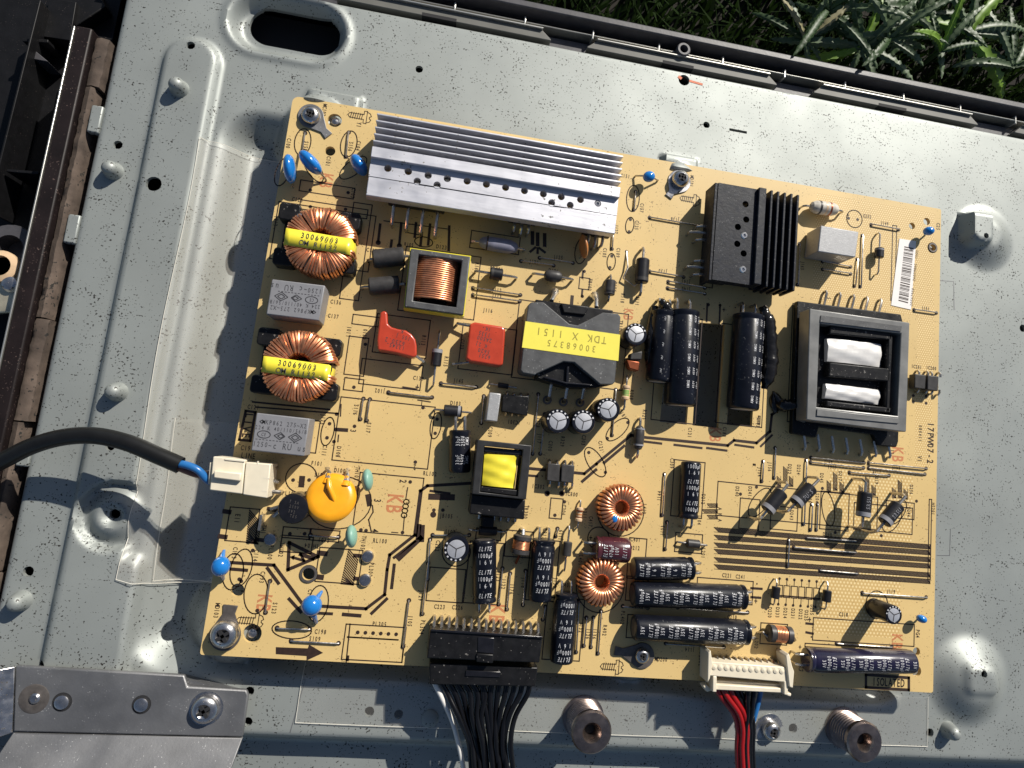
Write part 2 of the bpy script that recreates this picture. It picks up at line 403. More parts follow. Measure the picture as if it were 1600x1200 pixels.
# ------------------------------------------------------------------ pressed steel back plate (height field with punched holes)
def sst(t): t = np.clip(t, 0, 1); return t*t*(3-2*t)
def cap_d(x, y, a, b):
    ax, ay = a; bx, by = b; dx, dy = bx-ax, by-ay; L = dx*dx+dy*dy or 1e-9
    t = np.clip(((x-ax)*dx+(y-ay)*dy)/L, 0, 1); return np.hypot(x-ax-t*dx, y-ay-t*dy)
def rr_d(x, y, x0, x1, y0, y1, r):
    cx, cy = (x0+x1)/2, (y0+y1)/2; qx = np.abs(x-cx)-(x1-x0)/2+r; qy = np.abs(y-cy)-(y1-y0)/2+r
    return np.hypot(np.maximum(qx, 0), np.maximum(qy, 0))+np.minimum(np.maximum(qx, qy), 0)-r
ridge_a = B2(297, 93, PZ+3); ridge_b = B2(92, 1035, PZ+3)
ridge_b = (ridge_a[0]-0.6, ridge_b[1])
STR_Y = B2(700, 1073, PZ)[1]                 # foot of the tray's lower wall
STR_B = B2(900, 1162, PZ)[1]
TRAY = (ridge_a[0]+11.5, 249.0, STR_Y-1, 181.0)
posts = [B2(*p, PZ+2) for p in ((282, 141), (173, 264), (186, 613), (27, 941), (1487, 1144))]
scr = [B2(486, 181), B2(352, 990), B2(1003, 1023), B2(1060, 283)]
def plate_z(x, y):
    z = np.full_like(x, PZ)
    # tray the board stands over
    dt = rr_d(x, y, *TRAY, 14); z = z-9.0*sst((-dt)/12.0)
    # long rounded ridge beside it
    dr = cap_d(x, y, ridge_a, ridge_b); z = z+3.0*sst((10.2-dr)/2.6)
    pl = rr_d(x, y, ridge_a[0]-7, ridge_a[0]+15, ridge_b[1]-12, B2(150, 858, PZ)[1], 5); z = np.maximum(z, PZ+3.0*sst(-pl/2.6)-9.0*sst(-dt/12.0))
    # round dish crossing the ridge
    dc = B2(182, 804, PZ); dd = np.hypot(x-dc[0], y-dc[1]); z = np.where(dd < 11.5, z+(PZ-z)*sst((11.5-dd)/2.0)*1.0, z)+3.6*sst((9.5-dd)/6.0)-2.2*sst((4.5-dd)/3.5)
    # cones that carry the board screws, from the tray floor to the underside of the board
    for i, (sx, sy) in enumerate(scr):
        ds = np.hypot(x-sx, y-sy); z = np.maximum(z, PZ-9+(17.3)*sst((18-ds)/13.0))
    # two shallow support pads behind the board's top edge
    for a, b in (((478, 132), (566, 175)), ((1034, 234), (1092, 275))):
        p = B2(*a, PZ+2); q = B2(*b, PZ+2)
        z = z+3.0*sst(-rr_d(x, y, p[0], q[0], q[1]-4, p[1], 2.0)/1.8)
    # free mounts at the right
    for c, h, r in (((1535, 372), 4.6, 15.0), ((1512, 1062), 6.0, 18.0)):
        cc = B2(*c, PZ); ds = np.hypot(x-cc[0], y-cc[1]); z = z+h*sst((r-ds)/(r*0.75))
    p = B2(1513, 324, PZ+6); q = B2(1554, 388, PZ+6); pm = (p[1]+q[1])/2
    pad = np.maximum(sst(-rr_d(x, y, p[0], q[0], q[1], p[1], 4.4)/2.3), sst(-rr_d(x, y, p[0], q[0], pm, p[1], 0.9)/2.3))
    z = z*(1-pad)+(PZ+7.6)*pad
    p = B2(1502, 1030, PZ+5); q = B2(1562, 1092, PZ+5); z = z+1.2*sst(-rr_d(x, y, p[0], q[0], q[1], p[1], 4.2)/3.0)
    # oblong handle dish
    p = B2(368, 30, PZ); q = B2(530, 55, PZ); cy = (p[1]+q[1])/2-0.5
    dh = cap_d(x, y, (p[0]+9, cy+0.5), (q[0]-9, cy+0.5)); z = z-5.0*sst((12.0-dh)/4.5)+0.8*sst((15-dh)/3)*(1-sst((12.5-dh)/3))
    # lower border falls away
    z = z-9.0*sst((STR_B-y)/6.0)
    # rolled edges
    z = z-1.6*sst((y-(YT-1.6))/1.6)**2-1.4*sst(((XL+1.6)-x)/1.6)**2
    # unevenness of thin sheet
    z = z+0.12*np.sin(x*0.045+1)*np.sin(y*0.05)+0.05*np.sin(x*0.16)*np.sin(y*0.13+2)
    return z
def pz(x, y): return float(plate_z(np.array([x], float), np.array([y], float))[0])
dh_a = B2(372, 38, PZ-5); dh_b = B2(523, 62, PZ-5)
HOLES = [(B2(px, py, PZ+dz), r) for px, py, r, dz in (
    (298, 71, 1.45, 3), (184, 226, 1.5, 0), (240, 287, 2.5, 3), (655, 108, 1.45, 0), (1069, 125, 2.3, 0), (1104, 195, 1.4, 0), (172, 697, 1.5, 3),
    (180, 803, 1.6, 1.4), (44, 893, 1.6, 0), (70, 1037, 1.4, 0), (390, 1080, 1.4, 0), (387, 1128, 1.4, 0), (577, 1112, 1.6, 0), (623, 1116, 1.5, 0),
    (1239, 1138, 1.7, 0), (1453, 1145, 1.6, 0), (1541, 368, 1.2, 7.6), (1534, 1052, 1.3, 6), (1598, 513, 1.6, 0), (1476, 1145, 0.01, 0))]
SLOTS = [(*B2(1140, 200, PZ), *B2(1167, 209, PZ)), (dh_a[0]+5, dh_a[1]-6.0, dh_b[0]-5, dh_a[1]-7.0)]
def build_plate():
    st = 1.0
    xs = np.arange(XL, 330.0, st); ys = np.arange(-62, YT+0.01, st); ys[-1] = YT
    X, Y = np.meshgrid(xs, ys); Z = plate_z(X, Y); nx = len(xs); ny = len(ys)
    V = np.stack([X, Y, Z], -1).reshape(-1, 3)
    cxs = X[:-1, :-1]+st/2; cys = Y[:-1, :-1]+st/2
    kill = np.zeros(cxs.shape, int)
    hcx, hcy = (dh_a[0]+dh_b[0])/2, 0
    for k, ((hx, hy), r) in enumerate(HOLES):
        if r < 0.1: continue
        kill[np.hypot(cxs-hx, cys-hy) < r] = k+1
    sl = SLOTS[0]; kill[(cxs > sl[0]) & (cxs < sl[2]) & (cys < sl[1]) & (cys > sl[3])] = 100
    oy = (B2(368, 30, PZ)[1]+B2(530, 55, PZ)[1])/2; oa = (B2(368, 30, PZ)[0]+9, oy); ob = (B2(530, 55, PZ)[0]-9, oy)
    od = cap_d(cxs, cys, (oa[0]+1.5, oy+1.5), (ob[0]+1.5, oy+1.5)); kill[od < 7.2] = 101
    idx = lambda j, i: j*nx+i
    F = []; bed = []
    for j in range(ny-1):
        for i in range(nx-1):
            if not kill[j, i]: F.append([idx(j, i), idx(j, i+1), idx(j+1, i+1), idx(j+1, i)])
    for j in range(1, ny-2):
        for i in range(1, nx-2):
            k = kill[j, i]
            if not k: continue
            for (dj, di, a, b) in ((-1, 0, (j, i), (j, i+1)), (0, 1, (j, i+1), (j+1, i+1)), (1, 0, (j+1, i+1), (j+1, i)), (0, -1, (j+1, i), (j, i))):
                if not kill[j+dj, i+di]: bed.append((idx(*a), idx(*b), k))
    V = V.copy(); done = set()
    for a, b, k in bed:
        for v in (a, b):
            if v in done: continue
            done.add(v)
            if k < 100:
                (hx, hy), r = HOLES[k-1]; dx, dy = V[v][0]-hx, V[v][1]-hy; L = math.hypot(dx, dy) or 1
                V[v][0] = hx+dx/L*r; V[v][1] = hy+dy/L*r
            elif k == 101:
                t = min(max(V[v][0], oa[0]+1.5), ob[0]+1.5); dx, dy = V[v][0]-t, V[v][1]-oy-1.5; L = math.hypot(dx, dy) or 1
                V[v][0] = t+dx/L*7.2; V[v][1] = oy+1.5+dy/L*7.2
            else:
                V[v][0] = sl[0] if abs(V[v][0]-sl[0]) < 0.9 else (sl[2] if abs(V[v][0]-sl[2]) < 0.9 else V[v][0])
                V[v][1] = sl[1] if abs(V[v][1]-sl[1]) < 0.9 else (sl[3] if abs(V[v][1]-sl[3]) < 0.9 else V[v][1])
    V = [tuple(map(float, q)) for q in V]
    low = {}
    for a, b, k in bed:
        for v in (a, b):
            if v not in low: low[v] = len(V); V.append((V[v][0], V[v][1], V[v][2]-1.6))
        F.append([b, a, low[a], low[b]])
    # outer skirt
    for line in ([idx(ny-1, i) for i in range(nx)][::-1], [idx(j, 0) for j in range(ny)][::-1]):
        for a, b in zip(line, line[1:]):
            n = len(V); V.append((V[a][0], V[a][1], -17)); V.append((V[b][0], V[b][1], -17)); F.append([a, b, n+1, n])
    return V, F
plate = mk('back_plate', build_plate(), 'plate', org=(0, 0, PZ), smooth=50, label='pale grey pressed steel back plate with ridges and punched holes under the board', cat='metal plate')
for q in posts:
    zz = pz(*q)-0.2
    mk('stud', lathe([(3.3, 0), (3.05, 0.9), (2.65, 2.6), (2.4, 3.8), (1.9, 4.7), (1.1, 5.25), (0.05, 5.4)], (q[0], q[1], zz), n=20), 'plate', plate, smooth=60)
# dark box added under the plate so that its holes read dark
mk('hole_backing', box(XL+1, 329, -61, YT-2, -44, -24), 'dark_under', plate)
# red marker stroke and dirt flecks by the hole
mk('marker_stroke', J(*[obox(B2(*a, PZ), B2(*b, PZ), wd, PZ-0.05, pz(*B2(*a, PZ))+0.10) for a, b, wd in (((1060, 119), (1065, 123), 1.2), ((1077, 126), (1098, 132), 0.9))]), 'red_ink', plate)
# bent tabs on the plate's edges
for a, b in (((153, 165), (163, 210)), ((115, 335), (124, 382)), ((43, 690), (48, 730))):
    p = B2(*a, PZ); q = B2(*b, PZ)
    mk('edge_tab', box(XL-3.2, XL+0.6, q[1], p[1], PZ-2.5, PZ+0.25), 'plate', plate, bevel=0.5)
# fold lines pressed in the tray edge
def scratch(a, b, z=PZ, wd=0.25):
    p, q = B2(*a, z), B2(*b, z); mz = max(pz(*p), pz(*q))
    return obox(p, q, wd, mz-0.3, mz+0.03)
# seam lines of the lower border and corner marks
for a, b in (((477, 1062), (453, 1145)), ((1490, 440), (1491, 484)), ((1466, 438), (1490, 440)), ((1485, 826), (1484, 868)), ((1464, 868), (1484, 868))): mk('seam', scratch(a, b), 'steel_dull', plate, smooth=0)

# ------------------------------------------------------------------ clear films
def film(name, pts_fn, nu, nv, label, mt='film', edges=(0, 1)):
    V = []; F = []
    for j in range(nv+1):
        for i in range(nu+1):
            x, y, dz = pts_fn(i/nu, j/nv); V.append((x, y, pz(x, y)+dz))
    for j in range(nv):
        for i in range(nu): F.append([j*(nu+1)+i, j*(nu+1)+i+1, (j+1)*(nu+1)+i+1, (j+1)*(nu+1)+i])
    f = mk(name, (V, F), mt, smooth=60, label=label, cat='plastic film')
    R_ = [V[i] for i in range(nu+1)], [V[j*(nu+1)+nu] for j in range(nv+1)], [V[nv*(nu+1)+i] for i in range(nu+1)], [V[j*(nu+1)] for j in range(nv+1)]
    for k in edges: mk('edge_glint', tube(R_[k], .11, 5), 'film_glint', f)  # whitish tube: light caught by the film's edge, put in as colour
    return f
fy0 = B2(300, 218, PZ)[1]; fy1 = B2(190, 902, PZ)[1]; fx0 = ridge_a[0]+7.6
film('plastic_film', lambda u, v: (fx0+u*30+1.2*math.sin(v*9)*(1-u)*0.4, fy1+(fy0-fy1)*v-2*math.sin(u*3)*(1-v), 0.55+1.5*math.exp(-((u-0.35)/0.2)**2)+0.5*math.sin(v*14+u*5)*u*0.4), 30, 60,
     'clear creased plastic film lying between the long ridge and the board', 'film_milky', (0, 2, 3))
fy2 = B2(180, 870, PZ)[1]
film('plastic_film', lambda u, v: (fx0+9+u*24-1.5*v, fy2-7+(62-7)*v*.95, 1.6+0.5*math.sin(v*8+u*3)), 16, 30,
     'smaller clear film piece overlapping the creased film beside the white mains plug', 'film', (0, 1, 3))
g0 = B2(472, 1060, PZ); g1 = B2(1448, 1166, PZ)
film('plastic_film', lambda u, v: (g0[0]+(g1[0]-g0[0])*u, g1[1]+(g0[1]+4-g1[1])*v, 0.5+0.15*math.sin(u*17)), 60, 16,
     'clear plastic film strip along the plate under the two threaded posts', 'film', (0, 1, 3))

# ------------------------------------------------------------------ black plastic frame along the top edge
zt = -9.0
fr = thing('bezel_frame', (120, YT+8, -30), 'black plastic frame with channel and grey outer rail along the top edge of the plate', 'frame')
x0, x1 = -70.0, 335.0
mk('channel_floor', box(x0, x1, YT+0.4, YT+14.5, -30, -20), 'bezel', fr)
mk('outer_rail', box(x0, x1, YT+12.2, YT+15.0, -45.5, -8.5), 'bezel_rail', fr, bevel=0.5)
mk('inner_rib', box(x0, x1, YT+7.9, YT+8.35, -20, -11.5), 'lip', fr, bevel=0.2)
xx = -60
while xx < 330:
    mk('cross_rib', box(xx, xx+0.8, YT+6.4, YT+10.2, -20, -11.3), 'lip', fr, bevel=0.25); xx += 27.3
c = B2(1069, 76, -9)
mk('screw_ring', lathe([(2.9, 0), (2.9, 10.5), (2.5, 11), (1.7, 11), (1.5, 10.5), (1.5, 3)], (c[0], c[1], -20), n=24), 'bezel_rail', fr)
# metal lip of the panel inside the frame, with notches
lip = thing('panel_lip', (120, YT+3, -20), 'thin dull metal lip with cut notches between plate and black frame', 'metal strip')
segs = []
nx = -66.0
for a, b in (((520, 15), (862, 60)), ((920, 62), (1218, 126)), ((1276, 136), (1534, 190)), ((1592, 197), (1700, 215))):
    p = B2(*a, -9); q = B2(*b, -9)
    xa, xb = p[0], q[0]
    mk('lip_section', prism([(xa, YT+2.0), (xb, YT+2.0), (xb, YT+2.6), (xb-3.5, YT+5.6), (xa+3.5, YT+5.6), (xa, YT+2.6)], -19.5, -11.0), 'flange', lip, bevel=0.25)
    mk('lip_highlight', box(xa+3.6, xb-3.6, YT+5.62, YT+6.2, -19, -9.8), 'lip', lip, bevel=0.15)  # bright strip painted in as the highlight line of the metal lip
    for t in (0.45,):
        xm = xa+(xb-xa)*t
        mk('slot', box(xm-5, xm+8, YT+1.9, YT+3.2, -16, -10.93), 'dark_under', lip)
mk('base_strip', box(x0, x1, YT+0.9, YT+6.15, -19.6, -15.2), 'bezel_rail', lip)
# ------------------------------------------------------------------ black cabinet at the left
cab = thing('cabinet_frame', (-75, 90, -40), 'black plastic cabinet frame with a painted highlight on its edge beside the left side of the plate', 'frame')
mk('side_wall', box(-75.5, -70.2, -60, B2(150, 45, -8)[1], -36, -8.0), 'frame_side', cab, bevel=0.6)
mk('edge_highlight', box(-76.0, -75.5, -60, B2(150, 45, -8)[1]-0.5, -20, -7.7), 'lip', cab, bevel=0.12)  # pale strip stands in for the highlight along the wall's edge
mk('floor_pan', box(-170, -75.8, -60, 320, -40, -32), 'bezel', cab)
for a, b, wd, z0, z1 in (((62, 0), (-20, 330), 0.7, -32, -18), ((35, 62), (75, 64), 1.2, -32, -22), ((10, 266), (60, 270), 1.0, -32, -20), ((98, 0), (88, 60), 9.0, -32, -24), ((120, 70), (112, 110), 0.8, -32, -20)):
    mk('rib', obox(B2(*a, z1), B2(*b, z1), wd, z0, z1), 'bezel', cab, bevel=0.2)
mk('wedge_rib', prism(poly([(40, 90), (50, 75), (75, 96)], -22), -32, -22), 'bezel_rail', cab, bevel=0.2)
mk('wall_panel', prism(poly([(70, 5), (150, -20), (165, 10), (88, 60)], -26), -32, -26), 'bezel', cab, bevel=0.4)
c = B2(20, 385, -14)
mk('screw_boss', lathe([(8.6, 0), (8.2, 14), (7.9, 15), (4.4, 15), (4.2, 8)], (c[0]-3, c[1], -32), n=28), 'bezel_rail', cab)
# weathered foam strip
fs = thing('foam_strip', (-67.5, 90, -20), 'weathered brown foam strip squeezed between plate edge and black cabinet', 'strip')
ya = B2(168, 60, PZ)[1]
cuts = [-60, B2(10, 900, PZ)[1], B2(48, 660, PZ)[1], B2(75, 498, PZ)[1], B2(145, 135, PZ)[1], ya]
for i, (a, b) in enumerate(zip(cuts, cuts[1:])):
    V = []; F = []; n = max(4, int((b-a)/1.5)); rng = random.Random(i)
    for k in range(n+1):
        y = a+0.25+(b-a-0.5)*k/n
        jx = rng.uniform(-.25, .25); jz = rng.uniform(-.25, .25)
        V += [(-69.9, y, -19), (-69.7+jx*.3, y, -10.6+jz), (-67.8, y, -9.6+jz), (-65.6+jx+(-1.2 if i % 2 else 0), y, -10.4+jz*.6), (-65.3+jx+(-1.2 if i % 2 else 0), y, -19)]
    for k in range(n):
        for q in range(4): F.append([k*5+q, k*5+q+1, k*5+q+6, k*5+q+5])
    F += [[0, 1, 2, 3, 4], [n*5+q for q in (4, 3, 2, 1, 0)]]
    mk('foam_piece', (V, F), 'dirty_foam', fs, smooth=60)
# speaker/earth lug at the frame edge
lg = thing('metal_lug', (*B2(8, 445, -16), -32), 'yellowish zinc metal lug with a bright screw beside the black cabinet frame', 'lug')
mk('lug_plate', prism(poly([(-60, 405), (10, 400), (26, 412), (36, 432), (34, 470), (22, 488), (-60, 492)], -14), -16.5, -14), 'zinc', lg, bevel=0.7)
c = B2(16, 443, -13)
mk('screw_head', lathe([(2.9, -1), (2.9, 0.6), (2.2, 1.7), (1.1, 2.2), (0.05, 2.3)], (c[0], c[1], -14), n=24), 'steel', lg)
mk('rubber_grommet', lathe([(5.2, 0), (5.2, 1.6), (3.4, 2.2), (3.3, 0)], (*B2(2, 416, -13), -14), n=24), 'resistor_tan', lg)
mk('lug_post', box(*[q for q in (B2(-40, 440, -20)[0]-3, B2(-40, 440, -20)[0]+9, B2(0, 480, -20)[1]+1, B2(0, 420, -20)[1])], -32, -16.5), 'bezel', lg)

# ------------------------------------------------------------------ grey bracket at the lower left
def bracket():
    zt_ = -5.0
    br = thing('bracket', (*B2(190, 1110, zt_), PZ), 'grey stamped steel bracket with screw and rivets at the lower left of the plate', 'bracket')
    hp = [circ(*B2(54, 1092, zt_), 3.9, 24)]
    body = prism(poly([(24, 1040), (288, 1055), (293, 1073), (385, 1078), (388, 1086), (379, 1152), (20, 1144)], zt_), zt_-1.6, zt_)
    mk('top_face', body, 'steel_dull', br, bevel=0.5)
    p = poly([(20, 1145.5), (378.6, 1153.5), (360, 1215), (-15, 1215)], zt_)
    zz = [zt_-0.1, zt_-0.1, zt_+7, zt_+7]; q = [(*a, b) for a, b in zip(p, zz)]; q2 = [(a, b, c-1.4) for a, b, c in q]
    mk('sloped_face', (q+q2, [[3, 2, 1, 0], [4, 5, 6, 7], [0, 1, 5, 4], [1, 2, 6, 5], [2, 3, 7, 6], [3, 0, 4, 7]]), 'steel_dull', br, bevel=0.25)
    p = poly([(-30, 1046), (22.5, 1042), (18.5, 1146), (-40, 1160)], zt_); zz = [zt_+5, zt_-0.3, zt_-0.3, zt_+5]
    q = [(*a, b) for a, b in zip(p, zz)]; q2 = [(a, b, c-1.2) for a, b, c in q]
    mk('side_face', (q+q2, [[3, 2, 1, 0], [4, 5, 6, 7], [0, 1, 5, 4], [1, 2, 6, 5], [2, 3, 7, 6], [3, 0, 4, 7]]), 'steel', br, bevel=0.25)
    c = B2(53, 1092, zt_)
    mk('countersink', lathe([(4.2, 0.02), (4.0, 0.12), (3.2, 0.1), (2.4, 0.25), (1.9, 0.25), (1.1, 0.16)], (*c, zt_), n=28), 'lug', br)
    mk('screw_tip', lathe([(1.5, 0), (1.5, 0.5), (1.0, 0.9), (0.05, 1.0)], (c[0]+0.4, c[1]+.3, zt_+0.1), n=16), 'steel', br)
    for px in ((97, 1097), (221, 1101)):
        c = B2(*px, zt_)
        mk('rivet', lathe([(2.0, 0.02), (2.0, 0.5), (1.6, 0.75), (0.05, 0.85)], (*c, zt_), n=24), 'steel', br)
    for px in ((97, 1097), (221, 1101)): mk('rivet_gap', prism(circ(*B2(*px, zt_), 2.75, 24), zt_+.005, zt_+.03, [circ(*B2(*px, zt_), 2.02, 24)]), 'dark_under', br)
    mk('support', prism(poly([(40, 1052), (280, 1062), (370, 1085), (362, 1140), (36, 1134)], zt_), PZ-6, zt_-1.7), 'steel_dull', br)
    return zt_
zb = bracket()
def cross_screw(name, c, r, h, label, group=None, tilt=(0, 0, 1), ringr=None):
    s = thing(name, c, label, 'screw', group)
    hd = lathe([(r*0.97, 0), (r, 0.15*h), (r, 0.45*h), (r*0.9, 0.72*h), (r*0.66, 0.92*h), (r*0.5, 0.97*h), (r*0.18, 0.6*h), (0.05, 0.5*h)], c, tilt, 28)
    mk('head', hd, 'steel', s, smooth=50)
    a = Vector(tilt).normalized(); o = Vector(c)+a*(h*0.98)
    g = []
    for k in range(2):
        t = R(38+90*k); dx, dy = math.cos(t)*r*0.52, math.sin(t)*r*0.52
        g.append(obox((o.x-dx, o.y-dy), (o.x+dx, o.y+dy), r*0.24, o.z-0.25*h, o.z+0.06))
    mk('cross_recess', J(*g), 'dark_under', s)
    if ringr: mk('washer', lathe([(ringr, -0.3), (ringr, 0.0), (r*0.6, 0.05)], c, tilt, 28), 'steel', s)
    return s
c = B2(322, 1107, zb)
cross_screw('cross_head_screw', (*c, zb), 4.1, 2.8, 'domed cross-head screw in the grey steel bracket', ringr=5.0)
# threaded posts
def threaded_post(px, label, zb=PZ+0.1, h=13.0, r=6.4):
    c = B2(*px, zb); p = [(r*1.12, 0), (r*1.12, 0.7), (r*0.95, 0.9)]; t = 1.2
    while t < h-3.6:
        p += [(r*0.90, t), (r*1.0, t+0.45), (r*1.0, t+0.75), (r*0.90, t+1.2)]; t += 1.25
    p += [(r*0.92, h-2.6), (r*1.03, h-2.3), (r*1.05, h-0.7), (r*0.97, h-0.05), (r*0.92, h), (r*0.50, h), (r*0.46, h-0.4), (r*0.27, h-2.6), (r*0.25, h-7)]
    s = thing('threaded_post', (*c, zb), label, 'post', 'threaded posts on the lower plate')
    mk('shank', lathe(p, (*c, zb), n=40), 'bolt', s, smooth=35)
    mk('bore', lathe([(r*0.245, h-7.2), (r*0.245, h-3.4)], (*c, zb), n=20), 'dark_under', s)
threaded_post((911, 1120), 'brown steel threaded post standing below the ring-lug screw, near the black wires')
threaded_post((1317, 1136), 'brown steel threaded post standing below the ISOLATED mark, near the red wires')
c = B2(1204, 1140, PZ+1)
cross_screw('cross_head_screw', (*c, PZ+0.2), 3.3, 3.4, 'small domed screw in the plate beside the blue and black wires', ringr=5.2, tilt=(0.05, -0.1, 1))
c = B2(672, 1122, PZ)
mk('plate_rivet', lathe([(2.9, 0), (2.8, 0.5), (2.0, 1.0), (0.05, 1.15)], (*c, PZ+0.2), n=24), 'plate', plate)

# ------------------------------------------------------------------ plants behind the frame
def leaf_mesh(L, wd, bend, teeth, fold=0.3, seed=0):
    """narrow crinkled leaf with rolled-down toothed margins and a sunken midrib, along +x from the origin"""
    rg = random.Random(seed); V = []; F = []; n = teeth*3
    for i in range(n+1):
        t = i/n; prof = wd*(math.sin(math.pi*min(1, t*0.9+0.1))**0.6); k = prof*(1.0+0.22*(1 if i % 3 == 1 else (-0.6 if i % 3 == 0 else 0)))
        if i == n: k = 0.05
        x = L*math.sin(t*bend)/bend; z = -L*(1-math.cos(t*bend))/bend; sw = 0.10*L*math.sin(t*2.2+seed)*t; cr = 0.14*wd*(1 if i % 3 == 1 else -0.5)
        for c, zz in ((1, -0.55*k), (0.62, 0.12*k+cr), (0, -0.22*k), (-0.62, 0.12*k+cr), (-1, -0.55*k)):
            V.append((x+rg.uniform(-.15, .15)*abs(c), c*k+sw, z+zz))
    for i in range(n):
        for q in range(4): a = i*5+q; F.append([a+1, a, a+5, a+6])
    return V, F
def put(geo, loc, rz, ry, rx=0):
    Mx = Matrix.Translation(Vector(loc)) @ Matrix.Rotation(rz, 4, 'Z') @ Matrix.Rotation(ry, 4, 'Y') @ Matrix.Rotation(rx, 4, 'X')
    return [tuple(Mx @ Vector(v)) for v in geo[0]], geo[1]
def weed(px, label, leaves, z=-14):
    c = B2(*px, z); s = thing('weed', (c[0], c[1], -46), label, 'plant', 'weeds behind the black frame')
    mk('stem', tube([(c[0], c[1], -46), (c[0]+1, c[1]+1, -30), (c[0], c[1], z-2)], 1.1, 6), 'leaf', s)
    for i, (ang, L, wd, tilt, mt, te) in enumerate(leaves):
        g = put(leaf_mesh(L, wd*1.08, 0.8, te+2, 0.35, i), (c[0], c[1], z-2), R(ang), R(-tilt), R(random.uniform(-25, 25)))
        mk('leaf', g, mt, s, smooth=70)
        rb = put(([(L*0.02, 0, .12)], []), (c[0], c[1], z-2), R(ang), R(-tilt))
weed((1352, 70), 'grey-green toothed weed with narrow leaves spreading over the frame edge', [
    (-62, 26, 2.0, 8, 'leaf_pale', 9), (-20, 30, 2.0, 22, 'leaf_pale', 9), (15, 34, 2.2, 20, 'leaf', 9), (48, 36, 2.3, 22, 'leaf', 9), (80, 38, 2.0, 28, 'leaf_bright', 6),
    (112, 34, 2.1, 20, 'leaf_pale', 9), (150, 36, 2.3, 14, 'leaf', 9), (176, 40, 2.2, 10, 'leaf_pale', 9), (205, 34, 1.9, 4, 'leaf_bright', 7), (130, 30, 2.0, 40, 'leaf', 8), (60, 30, 1.9, 45, 'leaf_pale', 8), (-100, 14, 1.4, 0, 'leaf_pale', 6)], z=-12)
weed((1520, 45), 'bright green weed with one broad backlit leaf beside the frame', [
    (-38, 40, 3.6, 2, 'leaf_bright', 6), (165, 36, 2.6, 6, 'leaf_bright', 6), (60, 40, 2.2, 18, 'leaf_bright', 6), (28, 36, 2.2, 14, 'leaf_pale', 9), (95, 34, 2.0, 28, 'leaf', 9), (130, 32, 2.0, 24, 'leaf_pale', 9), (5, 34, 2.0, 10, 'leaf_pale', 9), (-75, 20, 1.6, -4, 'leaf', 7)], z=-12)
weed((1262, 55), 'small tangled weed with thin pale leaves and dry stalks behind the frame', [
    (20, 26, 1.5, 24, 'leaf_pale', 8), (70, 28, 1.5, 30, 'leaf_pale', 8), (120, 28, 1.6, 22, 'leaf_pale', 8), (165, 26, 1.5, 10, 'leaf', 8), (-30, 18, 1.4, 6, 'leaf_pale', 7), (45, 24, 1.4, 45, 'straw', 6), (-70, 16, 1.2, 0, 'leaf_pale', 6), (140, 22, 1.3, 44, 'straw', 6)], z=-14)
weed((1440, 20), 'dark weed rosette growing behind the toothed leaves', [
    (a, 34, 2.0, 20+10*(i % 3), ('leaf', 'leaf_pale', 'leaf')[i % 3], 9) for i, a in enumerate((10, 50, 85, 120, 160, 200, 240, 290, 330))], z=-20)
weed((1590, 100), 'pale fine-toothed weed at the corner of the frame', [
    (a, 32, 1.9, 12+8*(i % 3), ('leaf_pale', 'leaf')[i % 2], 9) for i, a in enumerate((60, 95, 130, 165, 195, 20))], z=-16)
weed((1395, 55), 'young grey-green weed with short crinkled leaves between the larger weeds', [
    (a, 20+6*(i % 3), 1.6, 18+14*(i % 3), ('leaf_pale', 'leaf', 'leaf_pale')[i % 3], 8) for i, a in enumerate((-35, 5, 40, 75, 110, 150, 185, 220))], z=-9)
weed((1475, 75), 'dark young weed with upright narrow leaves at the frame edge', [
    (a, 22+5*(i % 3), 1.5, 25+15*(i % 3), ('leaf', 'leaf_pale', 'leaf_bright')[i % 3], 8) for i, a in enumerate((20, 55, 90, 125, 160, 200))], z=-12)
weed((1300, 10), 'tall thin weed with drooping dark leaves farther behind the frame', [
    (a, 34, 1.7, 30+12*(i % 3), ('leaf', 'leaf_pale')[i % 2], 10) for i, a in enumerate((-60, -15, 30, 80, 130, 180, 230))], z=-10)
# grass blades: uncountable
V = []; F = []
rg = random.Random(5)
for i in range(5200):
    x = rg.uniform(20, 420); y = YT+17+rg.random()**1.4*260; h = rg.uniform(12, 36); a = rg.uniform(0, 6.28); wd = rg.uniform(0.5, 1.3); ln = rg.uniform(4, 22)
    dx, dy = math.cos(a), math.sin(a); n = len(V)
    if y+dy*ln < YT+16: dy = abs(dy)
    for t, k in ((0, 1), (.5, .8), (1, .05)):
        cx, cy, cz = x+dx*ln*t*t, y+dy*ln*t*t, -46+h*(t-0.25*t*t)
        V += [(cx-dy*wd*k, cy+dx*wd*k, cz), (cx+dy*wd*k, cy-dx*wd*k, cz)]
    F += [[n, n+1, n+3, n+2], [n+2, n+3, n+5, n+4]]
mk('grass', (V, F), 'grass', org=(200, 350, -46), label='dark green grass blades growing behind the black frame', cat='grass', kind='stuff')
